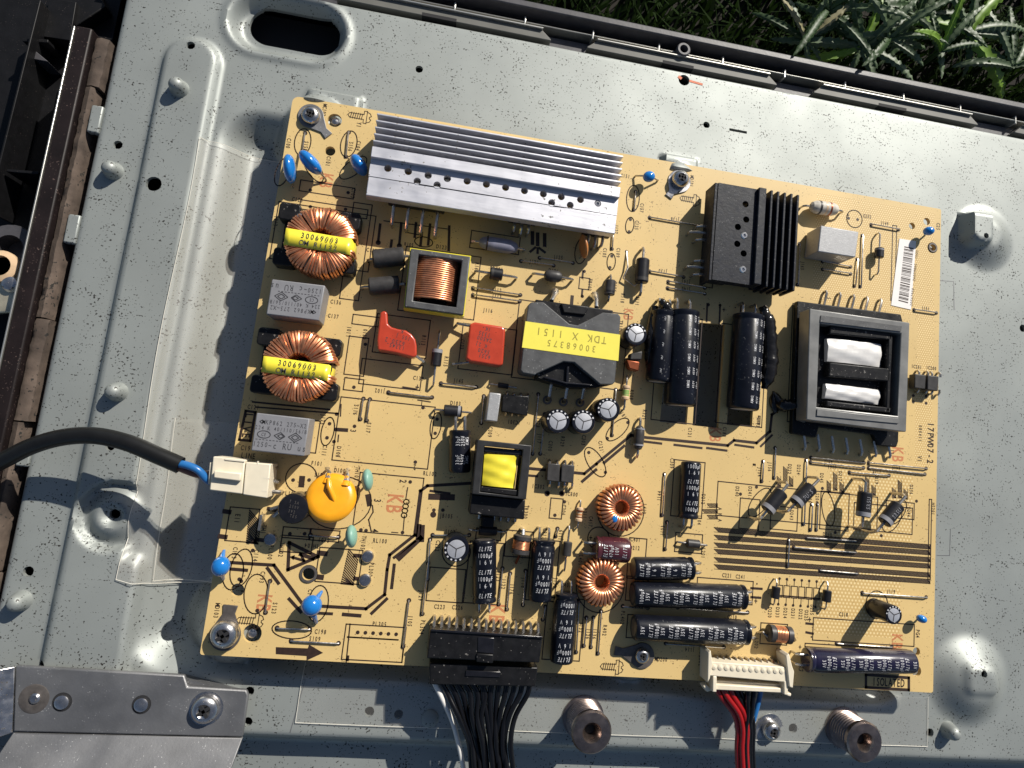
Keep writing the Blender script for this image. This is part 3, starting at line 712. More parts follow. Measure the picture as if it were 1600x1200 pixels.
# ------------------------------------------------------------------ circuit board
BW, BH, BT = 250.0, 183.03, 1.6
outline = []
for cx_, cy_, a0, r_ in ((BW-0.8, BH-0.8, 0, .8), (2.2, BH-2.2, 90, 2.2), (0.8, 0.8, 180, .8), (BW-0.8, 0.8, 270, .8)):
    outline += [(cx_+r_*math.cos(R(a0+90*i/5)), cy_+r_*math.sin(R(a0+90*i/5))) for i in range(6)]
slotB = poly([(1092.5, 504), (1133, 507), (1122.7, 669), (1082, 664.6)])
slotA = poly([(1047, 500), (1085, 503), (1073, 663.5), (1031, 659)])
slotC = poly([(1146, 512), (1184, 514), (1175, 667.7), (1135.5, 663.5)])
bh = [circ(*B2(px, py), r, 20) for px, py, r in ((523, 188, 2.4), (394, 990, 2.8), (371, 922, 2.0), (516, 236, 1.7), (482, 897, 1.9), (1425, 353, 1.35), (1448, 346, 1.5), (1457, 387, 1.3), (1432, 1018, 1.45), (1432, 1048.5, 1.9))]
board = mk('circuit_board', prism(outline, -BT, 0, bh+[slotA, slotB, slotC]), 'board', org=(0, 0, -BT), smooth=20,
           label='tan power supply circuit board crowded with components, screwed to the grey plate', cat='circuit board')

# ---------------- silkscreen, all flat print on the laminate
SV = []; SF = []; SZ = 0.045
def s_add(g):
    n = len(SV); SV.extend((q[0], q[1], SZ) for q in g[0]); SF.extend([i+n for i in f] for f in g[1])
def s_quad(a, b, wd):
    a = Vector(a[:2]); b = Vector(b[:2]); t = b-a
    if t.length < 1e-6: return
    t.normalize(); n = Vector((-t.y, t.x))*wd/2; e = t*wd*0.5
    s_add(([tuple(a-n-e), tuple(b-n+e), tuple(b+n+e), tuple(a+n-e)], [[0, 1, 2, 3]]))
def sl_(*pts, wd=0.4, close=False):
    P = [B2(*p) for p in pts]
    for a, b in zip(P, P[1:]+([P[0]] if close else [])): s_quad(a, b, wd)
def sdot(px, py, r=0.65):
    s_add((circ(*B2(px, py), r, 10), [list(range(10))]))
def srect(x0, y0, x1, y1, wd=0.36):
    """rectangle parallel to the board through two opposite corners"""
    a = B2(x0, y0); b = B2(x1, y1); P = [(a[0], a[1]), (b[0], a[1]), (b[0], b[1]), (a[0], b[1])]
    for p, q in zip(P, P[1:]+P[:1]): s_quad(p, q, wd)
def sell(px, py, rx, ry, ang=0, wd=0.36, n=28):
    c = B2(px, py); ca, sa = math.cos(R(ang)), math.sin(R(ang)); k = 1/4.55
    P = [(c[0]+(rx*k*math.cos(t)*ca-ry*k*math.sin(t)*sa), c[1]+(rx*k*math.cos(t)*sa+ry*k*math.sin(t)*ca)) for t in [2*math.pi*i/n for i in range(n)]]
    for p, q in zip(P, P[1:]+P[:1]): s_quad(p, q, wd)
def st(px, py, s, rot=0, h=1.6, **kw): s_add(flat_text(s, h, B2(px, py), R(rot), SZ, bold=True, **kw))
def sfill(pts): 
    p = ccw(poly(pts)); s_add((p, [list(range(len(p)))]))
def hatch(p0, p1, q1, q0, pitch=0.62, wd=0.26, skew=0.9):
    """band of slanted strokes between edge p0-p1 and edge q0-q1"""
    a, b, c, d_ = (Vector(B2(*p)) for p in (p0, p1, q1, q0)); L = (b-a).length; n = int(L/pitch); hgt = (d_-a).length; dt = skew*hgt/L
    for i in range(n+1):
        t = i/n; t2 = min(1, t+dt); s_quad(a.lerp(b, t), d_.lerp(c, t2), wd)
    s_quad(a, b, 0.15); s_quad(d_, c, 0.15)
# isolation line and its dashes
sl_((1238, 623), (1206, 648), (1203, 674), (1182, 692), (1147, 688), (1137, 696), (1004, 683), (986, 680), (913, 740), (828, 732), wd=1.0)
sl_((736, 755), (668, 759), (657, 767), (648, 836), (609, 867), (605, 890), (601, 929), (572, 951), (500, 947), (473, 944), (428, 883), (346, 878), wd=1.0)
for a, b, wd in (((1008, 690), (1033, 693), .8), ((1054, 695), (1096, 700), .8), ((1105, 700), (1135, 704), .8), ((1149, 695), (1177, 699), .8), ((1189, 697), (1206, 680), .8), ((975, 697), (944, 723), 1.), ((931, 734), (910, 752), 1.), ((827, 743), (839, 744), .8),
                 ((673, 767), (702, 771), .8), ((674, 776), (706, 777), 2.0), ((655, 822), (653, 840), 1.4), ((660, 824), (659, 843), 1.6), ((657, 841), (624, 872), 1.6), ((648, 846), (616, 871), .9), ((616, 883), (612, 918), 1.),
                 ((604, 936), (581, 958), 1.), ((537, 960), (562, 962), 1.1), ((497, 958), (518, 959), .9), ((452, 936), (470, 956), 1.), ((418, 888), (435, 911), 1.), ((360, 889), (385, 891), 1.)):
    sl_(a, b, wd=wd)
# high-voltage triangle and arrow
sl_((452, 848), (497, 870), (450, 890), wd=1.05, close=True)
sl_((458, 871), (475, 876), wd=.8); sl_((475, 876), (470, 866), wd=.8); sl_((470, 866), (489, 872.5), wd=1.2); sfill([(452, 870), (461, 867), (459, 875)])
sfill([(431, 1011), (481, 1013), (483, 1007), (505, 1020), (479, 1032), (479, 1025), (431, 1022)])
# LIVE / LINE / ISOLATED / board name
sl_((384, 642), (399, 644), (391, 689), (374, 687), wd=0.8, close=True); st(387, 665, 'LIVE', -90, 2.3, cond=.85, adv=.64)
st(388, 712, 'LINE', 0, 1.7); st(384, 700, 'C19', 0, 1.5)
sl_((1353, 1054), (1420, 1059), (1420, 1078), (1353, 1074), wd=1.0, close=True); st(1388, 1066, 'ISOLATED', 0, 2.7, cond=0.6, adv=.42)
st(1454, 692, '17PW07-2', -90, 2.6, adv=.54, cond=.78); st(1438, 677, '080411', -90, 1.35, adv=.56); st(1437, 717, 'V1', -90, 1.8)
# refs: x, y, text, rotation
for px, py, s, rot in (
    (507, 172, 'MC102', -90), (451, 224, 'C100', -90), (478, 228, 'S158', -90), (548, 229, 'S156', -90), (560, 228, 'C104', -90), (513, 252, 'C101', -90), (552, 302, 'C103', -90), (465, 312, 'C123', 0), (431, 345, 'L101', 90), (561, 195, 'Y1', -90),
    (977, 275, 'C151', 0), (1081, 283, 'MD101', -90), (1003, 325, 'C157', -90), (995, 352, 'C125', -90), (963, 358, 'J127', -90), (945, 395, 'C105', -90), (966, 395, 'C109', -90), (1055, 343, 'J138', 180), (1036, 424, 'J130', 180), (1072, 440, 'J141', 180), (1072, 452, 'J142', 180),
    (776, 453, 'J112', 0), (776, 463, 'J113', 0), (762, 485, 'J116', 0), (834, 409, 'J121', 0), (872, 402, 'J125', 0), (776, 420, 'DR101', 0), (865, 423, 'D106', 0), (922, 445, 'FR102', -90), (961, 448, 'D104', -90), (973, 466, 'R118', -90), (996, 470, 'C111', -90), (970, 510, 'TR102', -90), (745, 418, 'R162', -90),
    (525, 472, 'C136', 0), (521, 494, 'C137', 0), (581, 391, 'C127', 0), (545, 518, 'L101', 90), (570, 522, 'C110', 90), (662, 532, 'R113', -90), (722, 538, 'C133', -90), (716, 595, 'J145', 0), (654, 591, 'C139', 0), (594, 611, 'J102', 180), (697, 565, 'R115', -90),
    (396, 636, 'C121', 0), (556, 640, 'S116', -90), (576, 668, 'S117', -90), (505, 655, 'J123', -90), (507, 704, 'C111', -90), (529, 706, 'D108', -90), (495, 724, 'F101', 0), (531, 735, 'D100', 0), (500, 742, 'S121', 0), (558, 740, 'TH103', -90), (712, 630, 'D103', 0), (672, 740, 'RL102', 0), (697, 806, 'JB105', 0),
    (452, 771, 'PL101', 0), (568, 848, 'TH105', -90), (594, 845, 'RL100', 0), (440, 859, 'TH102', -90), (487, 853, 'TH104', 180), (506, 844, 'S101', 180), (423, 863, 'PL100', -90), (367, 864, 'C113', -90), (400, 868, 'C114', -90), (410, 902, 'C193', -90), (580, 890, 'PL300', -90), (371, 810, 'E11', -90), (412, 827, 'TH1', -90),
    (339, 954, 'MD103', -90), (429, 950, 'S123', -90), (501, 987, 'C198', 0), (492, 998, 'S109', 0), (484, 930, 'C199', -90), (593, 975, 'PL305', 0), (641, 970, 'J105', -90), (658, 930, 'J129', -90), (660, 980, 'PL304', -90), (687, 948, 'C223', 0), (715, 949, 'C226', 0),
    (703, 831, 'J107', 0), (684, 853, 'C222', -90), (779, 900, 'J123', -90), (787, 912, 'J122', -90), (800, 920, 'J176', -90), (818, 910, 'J118', -90), (868, 910, 'J130', -90), (885, 914, 'C402', 0), (876, 836, 'J119', 90), (851, 834, 'C313', -90),
    (803, 660, 'IC301', 180), (766, 675, 'C309', -90), (841, 660, 'J128', -90), (843, 685, 'J117', -90), (860, 697, 'C300', -90), (879, 690, 'R329', -90), (912, 688, 'C303', -90), (939, 697, 'C121', -75), (973, 647, 'C181', -50), (1007, 648, 'R321', -90), (987, 617, 'R309', -90), (1078, 676, 'C121', -90), (1132, 675, 'C180', -90), (1185, 660, 'C183', -90),
    (841, 760, 'IC302', 0), (893, 772, 'IC300', 0), (881, 797, 'C306', -90), (914, 802, 'R311', -90), (822, 800, 'TR300', -90), (1007, 795, 'L413', -90), (923, 815, 'C417', -90), (907, 875, 'L401', -90), (993, 843, 'C401', 0), (992, 856, 'D212', 0), (1050, 724, 'C309', -90), (1099, 780, 'D212', -90), (1093, 812, 'J104', -90), (1030, 775, 'J144', 90), (1035, 829, 'J103', 90), (1099, 864, 'L201', -90),
    (1172, 768, 'D241', -90), (1152, 768, 'D240', -90), (1203, 729, 'J156', -90), (1187, 737, 'J154', -90), (1234, 733, 'D222', -90), (1248, 734, 'D224', -90), (1284, 747, 'D245', -90), (1313, 744, 'D217', -90), (1370, 749, 'D219', -90), (1424, 765, 'D256', -90), (1237, 805, 'D243', -90), (1420, 800, 'D244', -90), (1266, 778, 'S206', -90), (1277, 778, 'S204', -90), (1293, 835, 'D250', 0), (1458, 795, 'HS201', -90), (1294, 722, 'J160', 0), (1400, 730, 'J162', 0), (1370, 739, 'J158', 180), (1300, 730, 'J161', 180),
    (1136, 899, 'C221', 0), (1157, 901, 'C241', 0), (1203, 957, 'D220', -90), (1215, 957, 'D233', -90), (1227, 958, 'D234', -90), (1239, 959, 'D231', -90), (1251, 960, 'D222', -90), (1260, 962, 'D225', -90), (1269, 953, 'D235', -90), (1392, 924, 'J119', 0), (1318, 960, 'C218', 0), (1434, 990, 'PG4', -90), (1144, 964, 'C210', 0), (1182, 1005, 'L202', -90), (1095, 1030, 'PL302', -90), (1033, 1030, 'MD200', 0), (1078, 1015, 'J114', 180), (973, 965, 'PL402', -90), (908, 980, 'J132', -90), (919, 990, 'J126', -90), (929, 990, 'J136', -90), (945, 985, 'R402', -90), (1254, 1045, 'C21', 0),
    (1355, 338, 'C252', 0), (1382, 349, 'J149', 0), (1254, 415, 'J165', -90), (1308, 424, 'J166', 0), (1446, 482, 'J151', 0), (1295, 466, '5', -90), (1376, 478, '1', -90), (1432, 573, 'IC201', 0), (1455, 575, 'IC200', 0), (1262, 692, '6', -90), (1394, 706, '12', -90), (1466, 354, 'C25', -90)):
    st(px, py, s, rot, 1.35 if len(s) > 3 else 1.5)
for px, py, s, rot, h in ((630, 752, '2', -90, 2.2), (590, 782, '3', -90, 2.2), (586, 829, '4', -90, 2.2), (617, 832, '1', -90, 2.2), (659, 630, '1', 0, 1.8), (648, 730, '2', 180, 1.8), (552, 673, '3', -90, 1.8), (652, 605, '+', 0, 2.4), (1181, 939, '+', 0, 2.2), (1181, 912, '-', 90, 2.2), (1265, 968, '+', 0, 2.2), (1266, 995, '-', 90, 2.2), (923, 840, '+', 0, 2.2), (1100, 481, '-', 0, 2.), (1131, 484, '+', 0, 2.2), (1250, 1011, '+', 0, 2.), (1149, 479, '-', 0, 2.), (1325, 336, '+', 0, 2.), (1125, 795, 'A', -90, 1.4), (1125, 804, 'K', -90, 1.4), (1125, 813, 'A', -90, 1.4)):
    st(px, py, s, rot, h)
# outline ellipses
for px, py, rx, ry, ang in ((473, 222, 12, 22, 0), (545, 225, 12, 22, 5), (989, 310, 11, 23, 0), (984, 352, 7, 14, 5), (955, 409, 7, 14, 0), (489, 262, 10, 26, -38), (552, 262, 11, 26, 40), (442, 268, 10, 24, 10), (512, 674, 9, 21, 3), (681, 665, 8, 20, 3), (377, 887, 14, 26, 6), (364, 893, 14, 25, -3), (400, 928, 16, 27, -6), (456, 984, 27, 12, 2), (497, 943, 14, 25, 0), (930, 722, 12, 26, -38), (965, 671, 11, 24, 42),
                        (471, 747, 22, 21, 0), (1335, 342, 15, 16, 0), (970, 797, 38, 40, 0), (938, 915, 38, 40, 0), (935, 841, 17, 17, 0), (530, 785, 46, 38, -8), (1370, 945, 20, 22, 0), (1294, 795, 11, 28, -12), (1394, 810, 14, 26, 32), (1402, 800, 12, 24, 35), (1187, 785, 13, 28, 35), (482, 897, 12, 12, 0), (1457, 387, 9, 9, 0), (713, 862, 21, 21, 0), (908, 392, 10, 22, 5)):
    sell(px, py, rx, ry, -ang)
# outline boxes
for q in ((470, 281, 552, 311), (470, 312, 573, 342), (552, 491, 591, 511), (533, 620, 668, 733), (563, 738, 651, 838), (566, 560, 656, 610), (546, 525, 568, 588), (539, 590, 566, 612), (590, 490, 665, 560), (724, 505, 800, 586), (672, 886, 722, 942), (541, 975, 628, 1035), (543, 995, 622, 1000), (735, 845, 778, 945), (830, 842, 866, 940), (856, 933, 905, 1033), (1054, 718, 1096, 810), (1056, 832, 1096, 865), (737, 360, 810, 398), (984, 840, 1006, 905), (980, 900, 1010, 940), (981, 960, 1010, 998), (1177, 725, 1180, 727),
          (1271, 965, 1428, 1010), (1258, 1005, 1416, 1020), (1090, 902, 1175, 945), (1070, 910, 1150, 925), (1189, 973, 1229, 1008), (792, 828, 830, 872), (861, 778, 877, 811), (906, 433, 920, 453), (1107, 305, 1113, 450), (1122, 752, 1370, 828), (1205, 790, 1245, 830), (1283, 767, 1325, 830), (1335, 785, 1425, 835), (1385, 782, 1428, 812), (1157, 778, 1185, 828), (1452, 780, 1453.5, 905), (441, 836, 486, 865), (443, 823, 484, 843), (485, 826, 529, 847), (360, 792, 398, 848), (500, 855, 560, 913), (812, 468, 972, 610), (470, 655, 493, 708), (436, 315, 575, 425), (1239, 474, 1242, 660), (1030, 490, 1086, 663), (1128, 505, 1190, 668), (745, 825, 782, 845), (635, 385, 740, 500), (553, 316, 560, 470), (1395, 352, 1398, 470), (1185, 650, 1187, 663)):
    srect(*q)
sl_((541, 1034), (547, 975), wd=.4); sl_((628, 1035), (633, 982), wd=.4); sfill([(541, 1024), (546, 1024), (545, 1033), (540, 1033)])
for i in range(6): sdot(559+12*i, 988+0.6*i, 0.6)
sl_((582, 790), (583, 800), (576, 812), (580, 830), wd=.4); sl_((637, 762), (634, 780), wd=.35)
for i in range(4): sell(635-i*1.2, 784+i*7, 4, 3.6, 0, .35, 12)
sl_((632, 806), (630, 828), wd=.35)
for px, py in ((661, 637), (649, 722), (641, 753), (629, 832), (554, 666), (572, 829), (564, 828), (571, 538), (553, 605), (526, 647), (522, 690), (528, 620), (515, 662), (511, 684), (683, 655), (680, 677), (692, 797), (678, 797), (458, 750), (483, 750), (453, 834), (476, 834), (932, 725), (949, 685), (920, 707), (946, 738), (981, 660), (882, 784), (867, 805), (1326, 341), (1340, 343), (985, 343), (983, 362), (956, 400), (953, 418), (979, 393), (913, 424), (910, 463), (856, 771), (878, 771), (1157, 772), (1182, 761), (1432, 783), (1377, 837), (1305, 832), (1285, 763), (374, 905), (377, 908), (395, 860), (402, 954), (1427, 618), (1447, 619), (1427, 628), (1447, 630), (485, 297), (544, 301), (485, 323), (540, 327), (1107, 476), (1125, 477)):
    sdot(px, py, 0.6)
for px, py in ((855, 771), (878, 771), (677, 804)): sdot(px, py, 1.0)
for a, b, wd in (((1105, 475), (1104, 502), .7), ((1125, 477), (1124, 505), .7), ((1158, 474), (1157, 495), .7), ((911, 424), (910, 434), .7), ((910, 453), (909, 463), .7), ((894, 464), (893, 476), 1.2), ((472, 748), (471, 757), 1.8), ((575, 776), (577, 787), 1.6), ((525, 671), (541, 672), 1.2), ((533, 632), (532, 650), .4), ((529, 680), (528, 690), .4), ((395, 628), (515, 640), .6), ((400, 636), (528, 646), .5), ((653, 625), (672, 628), .4),
                 ((351, 799), (358, 800), 1.4), ((344, 838), (352, 839), 1.4), ((499, 864), (508, 865), 1.6), ((494, 901), (502, 902), 1.6), ((555, 868), (570, 869), 1.2), ((555, 904), (570, 905), 1.2), ((402, 843), (418, 845), 1.2), ((446, 800), (420, 795), 1.2), ((630, 605), (649, 608), .6), ((1174, 919), (1190, 920), .8), ((1174, 933), (1188, 934), .8), ((1260, 974), (1270, 975), .8), ((1260, 988), (1270, 990), .8)):
    sl_(a, b, wd=wd)
# hatched copper windows
hatch((390, 797), (385, 848), (403, 850), (410, 800), 0.7, .35); hatch((545, 858), (533, 912), (552, 914), (562, 860), 0.7, .35)
LY = (824, 836, 848, 858, 871, 882); RY = (851, 860, 871, 881, 895, 905)
for a, b in zip(LY, RY):
    hatch((1116, a), (1453, b), (1453, b+7), (1116, a+7), 0.62, .30, 1.2)
for px, py, n in ((1112, 790, 14), (1108, 799, 22), (1112, 808, 14)): hatch((px-n/2, py-3), (px+n/2+2, py-3), (px+n/2+2, py+3), (px-n/2, py+3), 0.5, .25)
for px, py, hh in ((1217, 752, 16), (1227, 742, 26), (1236, 752, 16), (1295, 760, 18), (1305, 752, 28), (1315, 761, 16), (1345, 765, 14), (1355, 758, 26), (1365, 766, 16), (1397, 770, 16), (1406, 764, 28), (1415, 772, 16)):
    hatch((px-3, py-hh/2), (px-3, py+hh/2), (px+3, py+hh/2), (px+3, py-hh/2), 0.5, .25)
# ladder of small diodes at the lower right
for i in range(6):
    px = 1218+11.6*i; py = 905+0.9*i
    sdot(px, py-1, .5); sl_((px, py), (px-.5, py+9), wd=.25); srect(px-4.5, py+9, px+4, py+28, .3); sl_((px-5, py+25), (px+5, py+26), wd=.5); sl_((px-1, py+28), (px-1.5, py+38), wd=.25); sdot(px-2, py+39, .5)
for a, b, wd in (((594, 351), (591, 377), .9), ((627, 349), (624, 381), .9), ((650, 349), (648, 370), .9), ((672, 351), (669, 382), .9), ((659, 364), (657, 384), .9), ((702, 354), (701, 391), .9), ((612, 376), (610, 391), .9), ((832, 364), (832, 380), 1.3), ((840, 366), (840, 382), 1.3), ((851, 367), (851, 383), 1.3), ((829, 393), (836, 387), .9), ((840, 388), (840, 395), .9), ((843, 388), (851, 394), .9), ((600, 345), (700, 358), .35), ((634, 363), (660, 368), .35)):
    sl_(a, b, wd=wd)
sell(662, 378, 14, 8); sdot(591, 379, .9); sdot(624, 384, .9); st(690, 386, 'D123', 0, 1.4); st(639, 382, 'R105', 0, 1.2)
# printed screw symbols
def screw_sym(px, py, k=1.0, ang=0.0):
    c = B2(px, py)
    def T(q): 
        x, y = q[0]*k, q[1]*k; return (c[0]+x*math.cos(ang)-y*math.sin(ang), c[1]+x*math.sin(ang)+y*math.cos(ang))
    P = [(-4.2, .0), (-3.6, .8), (1.2, .9), (1.2, 2.2), (2.2, 2.3), (2.2, -2.3), (1.2, -2.2), (1.2, -.9), (-3.6, -.8)]
    for a, b in zip(P, P[1:]+P[:1]): s_quad(T(a), T(b), .25)
    for i in range(6): s_quad(T((-3.3+i*.75, -1.1)), T((-3.0+i*.75, 1.1)), .25)
    Hd = [(2.2, 2.0), (3.3, 1.5), (3.7, .6), (3.1, .2), (3.1, -.3), (3.7, -.7), (3.3, -1.5), (2.2, -2.0)]
    for a, b in zip(Hd, Hd[1:]): s_quad(T(a), T(b), .25)
for p in ((563, 182), (1079, 312), (392, 970), (957, 1042)): screw_sym(*p)
mk('silkscreen_print', (SV, SF), 'silk', board, org=(0, 0, SZ), smooth=0, kind='stuff')
# red stamps
SV = []; SF = []
STAMPS = ((617, 788, 5.0), (510, 283, 4.2), (413, 943, 4.2), (982, 492, 3.4), (1118, 680, 4.2), (1403, 711, 4.6), (777, 960, 5.0), (1402, 1003, 4.2))
rm = M['red_ink'].copy(); rm.name = 'red_stamp'
nt_ = rm.node_tree; b_ = nt_.nodes['Principled BSDF']; b_.inputs['Alpha'].default_value = 0.5; M['red_stamp'] = rm
for px, py, h_ in STAMPS: mk('red_stamp', flat_text('KB', h_, B2(px, py), R(-90), .03, adv=.44, bold=True), 'red_stamp', board, smooth=0)

# ------------------------------------------------------------------ components (all soldered to the board: parts of it)
def part(name, geo, mt, label=None, **kw): return mk(name, geo, mt, board, label=label, **kw)
def sub(name, geo, mt, par, **kw): return mk(name, geo, mt, par, **kw)
def lead(path, r=0.42): return tube(path, r, 7)
def hole_pad(par, x, y, r=0.9):
    sub('solder_ring', lathe([(r, 0.03), (r*0.9, 0.10), (0.45, 0.35)], (x, y, 0), n=12), 'lug', par)

# ---- jumper wires
JW = [((1015, 340), (1091, 353)), ((1015, 424), (1068, 433)), ((1044, 440), (1101, 450)), ((1043, 450), (1101, 459)), ((739, 450), (813, 461)), ((739, 461), (812, 471)), ((843, 403), (895, 411)), ((814, 408), (865, 415)), ((689, 599), (744, 605)), ((607, 613), (675, 621)),
      ((568, 623), (563, 655)), ((578, 624), (573, 657)), ((756, 619), (752, 661)), ((841, 616), (832, 709)), ((851, 647), (844, 709)), ((962, 609), (956, 680)), ((1038, 741), (1034, 805)), ((1042, 816), (1039, 858)), ((1211, 700), (1209, 747)), ((1192, 721), (1190, 752)), ((1259, 719), (1255, 819)), ((1267, 715), (1350, 723)), ((1266, 722), (1349, 731)), ((1357, 723), (1447, 732)), ((1357, 731), (1445, 741)), ((1327, 738), (1389, 743)),
      ((1268, 788), (1266, 828)), ((1277, 788), (1275, 828)), ((1260, 840), (1336, 845)), ((1240, 855), (1336, 863)), ((1281, 891), (1339, 896)), ((1232, 844), (1230, 885)), ((1361, 351), (1404, 359)), ((1249, 381), (1246, 445)), ((1347, 368), (1344, 448)), ((1339, 405), (1335, 447)), ((1285, 409), (1329, 417)), ((1285, 421), (1329, 428)), ((1428, 484), (1463, 489)),
      ((422, 908), (415, 957)), ((639, 938), (630, 1010)), ((669, 880), (660, 959)), ((455, 1001), (529, 1005)), ((433, 981), (484, 983)), ((773, 888), (770, 933)), ((785, 888), (779, 944)), ((797, 896), (792, 952)), ((821, 892), (817, 945)), ((852, 948), (848, 968)), ((904, 940), (900, 1019)), ((916, 965), (912, 1009)), ((927, 965), (923, 1011)), ((939, 955), (934, 1021)), ((973, 947), (1012, 950)), ((1059, 949), (1168, 957)), ((1040, 1005), (1131, 1011)), ((1347, 926), (1447, 933)), ((1307, 1005), (1393, 1011)), ((676, 836), (733, 836)), ((485, 836), (529, 839)), ((477, 208), (473, 235)), ((545, 207), (541, 245)), ((672, 843), (668, 905)), ((993, 300), (990, 328)), ((958, 362), (956, 389)), ((871, 826), (868, 838))]
for i, (a, b) in enumerate(JW):
    p, q = B2(*a), B2(*b); z = 0.55+0.12*(i % 3); t = Vector((q[0]-p[0], q[1]-p[1])).normalized()*0.5
    jw = part('jumper_wire', lead([(*p, 0), (p[0], p[1], z*.7), (p[0]+t.x, p[1]+t.y, z), (q[0]-t.x, q[1]-t.y, z), (q[0], q[1], z*.7), (*q, 0)], 0.27), 'tin')
    sub('solder_pads', J(*[([(x, y, .06) for x, y in circ(*e, .75, 10)], [list(range(10))]) for e in (p, q)]), 'silk', jw, smooth=0)

# ---- axial components
def axial(name, a, b, L, r, z, mt, label=None, band=None, lead_r=0.4, shape='cyl', txt=None, lead_mat='tin'):
    p = Vector(B(*a)); q = Vector(B(*b)); t = (q-p).normalized(); mid = (p+q)/2; mid.z = z
    if shape == 'bone': prof = [(r*.5, 0), (r*.95, L*.04), (r, L*.13), (r*.98, L*.2), (r*.8, L*.27), (r*.78, L*.73), (r*.98, L*.8), (r, L*.87), (r*.95, L*.96), (r*.5, L)]
    elif shape == 'bead': prof = [(r*.35, 0), (r*.7, L*.06), (r*.95, L*.2), (r, L*.4), (r, L*.6), (r*.95, L*.8), (r*.7, L*.94), (r*.35, L)]
    else: prof = [(r*.85, 0), (r, L*.05), (r, L*.95), (r*.85, L)]
    o = mid-t*(L/2)
    body = part(name, lathe(prof, o, t, 20), mt, label)
    i = t*0.9
    sub('lead', lead([tuple(p), (p.x, p.y, z*.75), tuple(Vector((p.x, p.y, z))+i), tuple(o+t*.1)], lead_r), lead_mat, body)
    sub('lead', lead([tuple(q), (q.x, q.y, z*.75), tuple(Vector((q.x, q.y, z))-i), tuple(o+t*(L-.1))], lead_r), lead_mat, body)
    if txt:
        V, F = text2(txt, 1.5, adv=.52, cond=.75); side = Vector((-t.y, t.x, 0)); out = []
        for x, y in V:
            c_ = o+t*(L*.56+x); an = y/r; out.append((c_.x+side.x*math.sin(an)*r*1.02, c_.y+side.y*math.sin(an)*r*1.02, c_.z+math.cos(an)*r*1.02))
        sub('print', (out, F), 'band', body, smooth=0)
    for bp_, bl, bm in (band or []):
        sub('band', lathe([(r*1.012*(.8 if shape == 'bone' and .25 < bp_ < .75 else 1), 0), (r*1.012*(.8 if shape == 'bone' and .25 < bp_ < .75 else 1), bl)], o+t*(L*bp_-bl/2), t, 20), bm, body)
    return body
axial('power_diode', (1168, 808), (1214, 752), 8.6, 2.5, 8.5, 'diode', 'black power diode with grey band, left one of the leaning pair', [(.12, 1.5, 'band')], .55)
axial('power_diode', (1209, 797), (1261, 745), 8.6, 2.5, 8.5, 'diode', 'black power diode with printed rating, crossing beside the other leaning diode', [(.12, 1.5, 'band')], .55, txt='FU15')
axial('power_diode', (1325, 822), (1332, 748), 8.8, 2.5, 8.0, 'diode', 'black power diode set upright with looped top lead', [(.12, 1.5, 'band')], .55, txt='SR5U')
axial('power_diode', (1344, 828), (1392, 770), 8.6, 2.5, 8.5, 'diode', 'black power diode leaning beside the upright diode', [(.12, 1.5, 'band')], .55, txt='SR5U')
axial('diode', (1002, 390), (997, 463), 8.8, 2.4, 3.0, 'diode', 'thick black diode standing between the silver heat sink and black heat sink', [(.86, 1.2, 'diode_grey')], .5)
axial('diode', (952, 432), (948, 472), 5.4, 1.9, 2.6, 'diode_grey', None, [(.8, .7, 'diode')])
axial('diode', (742, 426), (806, 436), 4.4, 2.1, 2.6, 'diode', None, [(.2, .8, 'diode_grey')], .45)
axial('rectifier', (831, 430), (893, 439), 6.4, 2.1, 2.8, 'diode_grey', None, None, .45, 'bead')
axial('diode', (687, 519), (677, 602), 5.8, 1.75, 2.6, 'diode', 'black axial diode between the two red film capacitors', [(.12, 1.2, 'band')], .35)
axial('diode', (679, 640), (735, 645), 6.0, 1.9, 2.4, 'diode', 'black diode beside the blank relay outline', [(.84, .9, 'band')], .35)
axial('small_diode', (765, 600), (806, 606), 3.6, 0.9, 1.2, 'diode', None, None, .3)
axial('resistor', (998, 654), (993, 714), 8.4, 1.8, 2.2, 'diode_grey', 'dark brown resistor standing across the isolation line', [(.14, .5, 'band'), (.8, .6, 'band')], .45, 'bead')
axial('resistor', (978, 588), (973, 640), 5.2, 1.45, 1.7, 'resistor_tan', 'green banded resistor beside the large yellow-labelled transformer', [(.4, .7, 'resistor_green'), (.55, .7, 'resistor_green'), (.7, .5, 'resistor_green')], .35, 'bone')
axial('resistor', (906, 782), (901, 824), 4.8, 1.25, 1.5, 'resistor_tan', 'small tan resistor beside the upper bare copper toroid', [(.25, .4, 'copper_dark'), (.5, .4, 'orange_disc'), (.7, .4, 'copper_dark')], .3, 'bone')
axial('ferrite_bead', (888, 822), (880, 890), 4.6, 1.55, 2.2, 'diode_grey', None, None, .35)
axial('ferrite_bead', (1058, 846), (1102, 851), 4.6, 1.5, 1.6, 'diode_grey', None, None, .35)
axial('zener_diode', (1369, 366), (1366, 430), 3.8, 1.7, 2.4, 'diode', None, [(.2, .5, 'band')], .32)
axial('wirewound_resistor', (1250, 325), (1311, 334), 11.5, 2.6, 3.0, 'ceramic', 'white ceramic banded resistor beside the black heat sink', [(.3, .7, 'diode_grey'), (.5, .7, 'resistor_tan'), (.66, .7, 'copper_dark')], .4, 'bead')
axial('film_resistor', (737, 380), (818, 393), 13.5, 2.5, 2.9, 'resistor_grey', 'grey-blue power resistor under the edge of the silver heat sink', [(.2, .5, 'silk')], .4, 'bead')
axial('small_diode', (1209, 904), (1204, 943), 4.0, 1.5, 2.4, 'diode', None, None, .3)
axial('small_diode', (1288, 908), (1284, 950), 4.0, 1.5, 2.4, 'diode', None, None, .3)
axial('diode', (733, 827), (790, 830), 6.0, 1.5, 1.8, 'diode', None, None, .35)
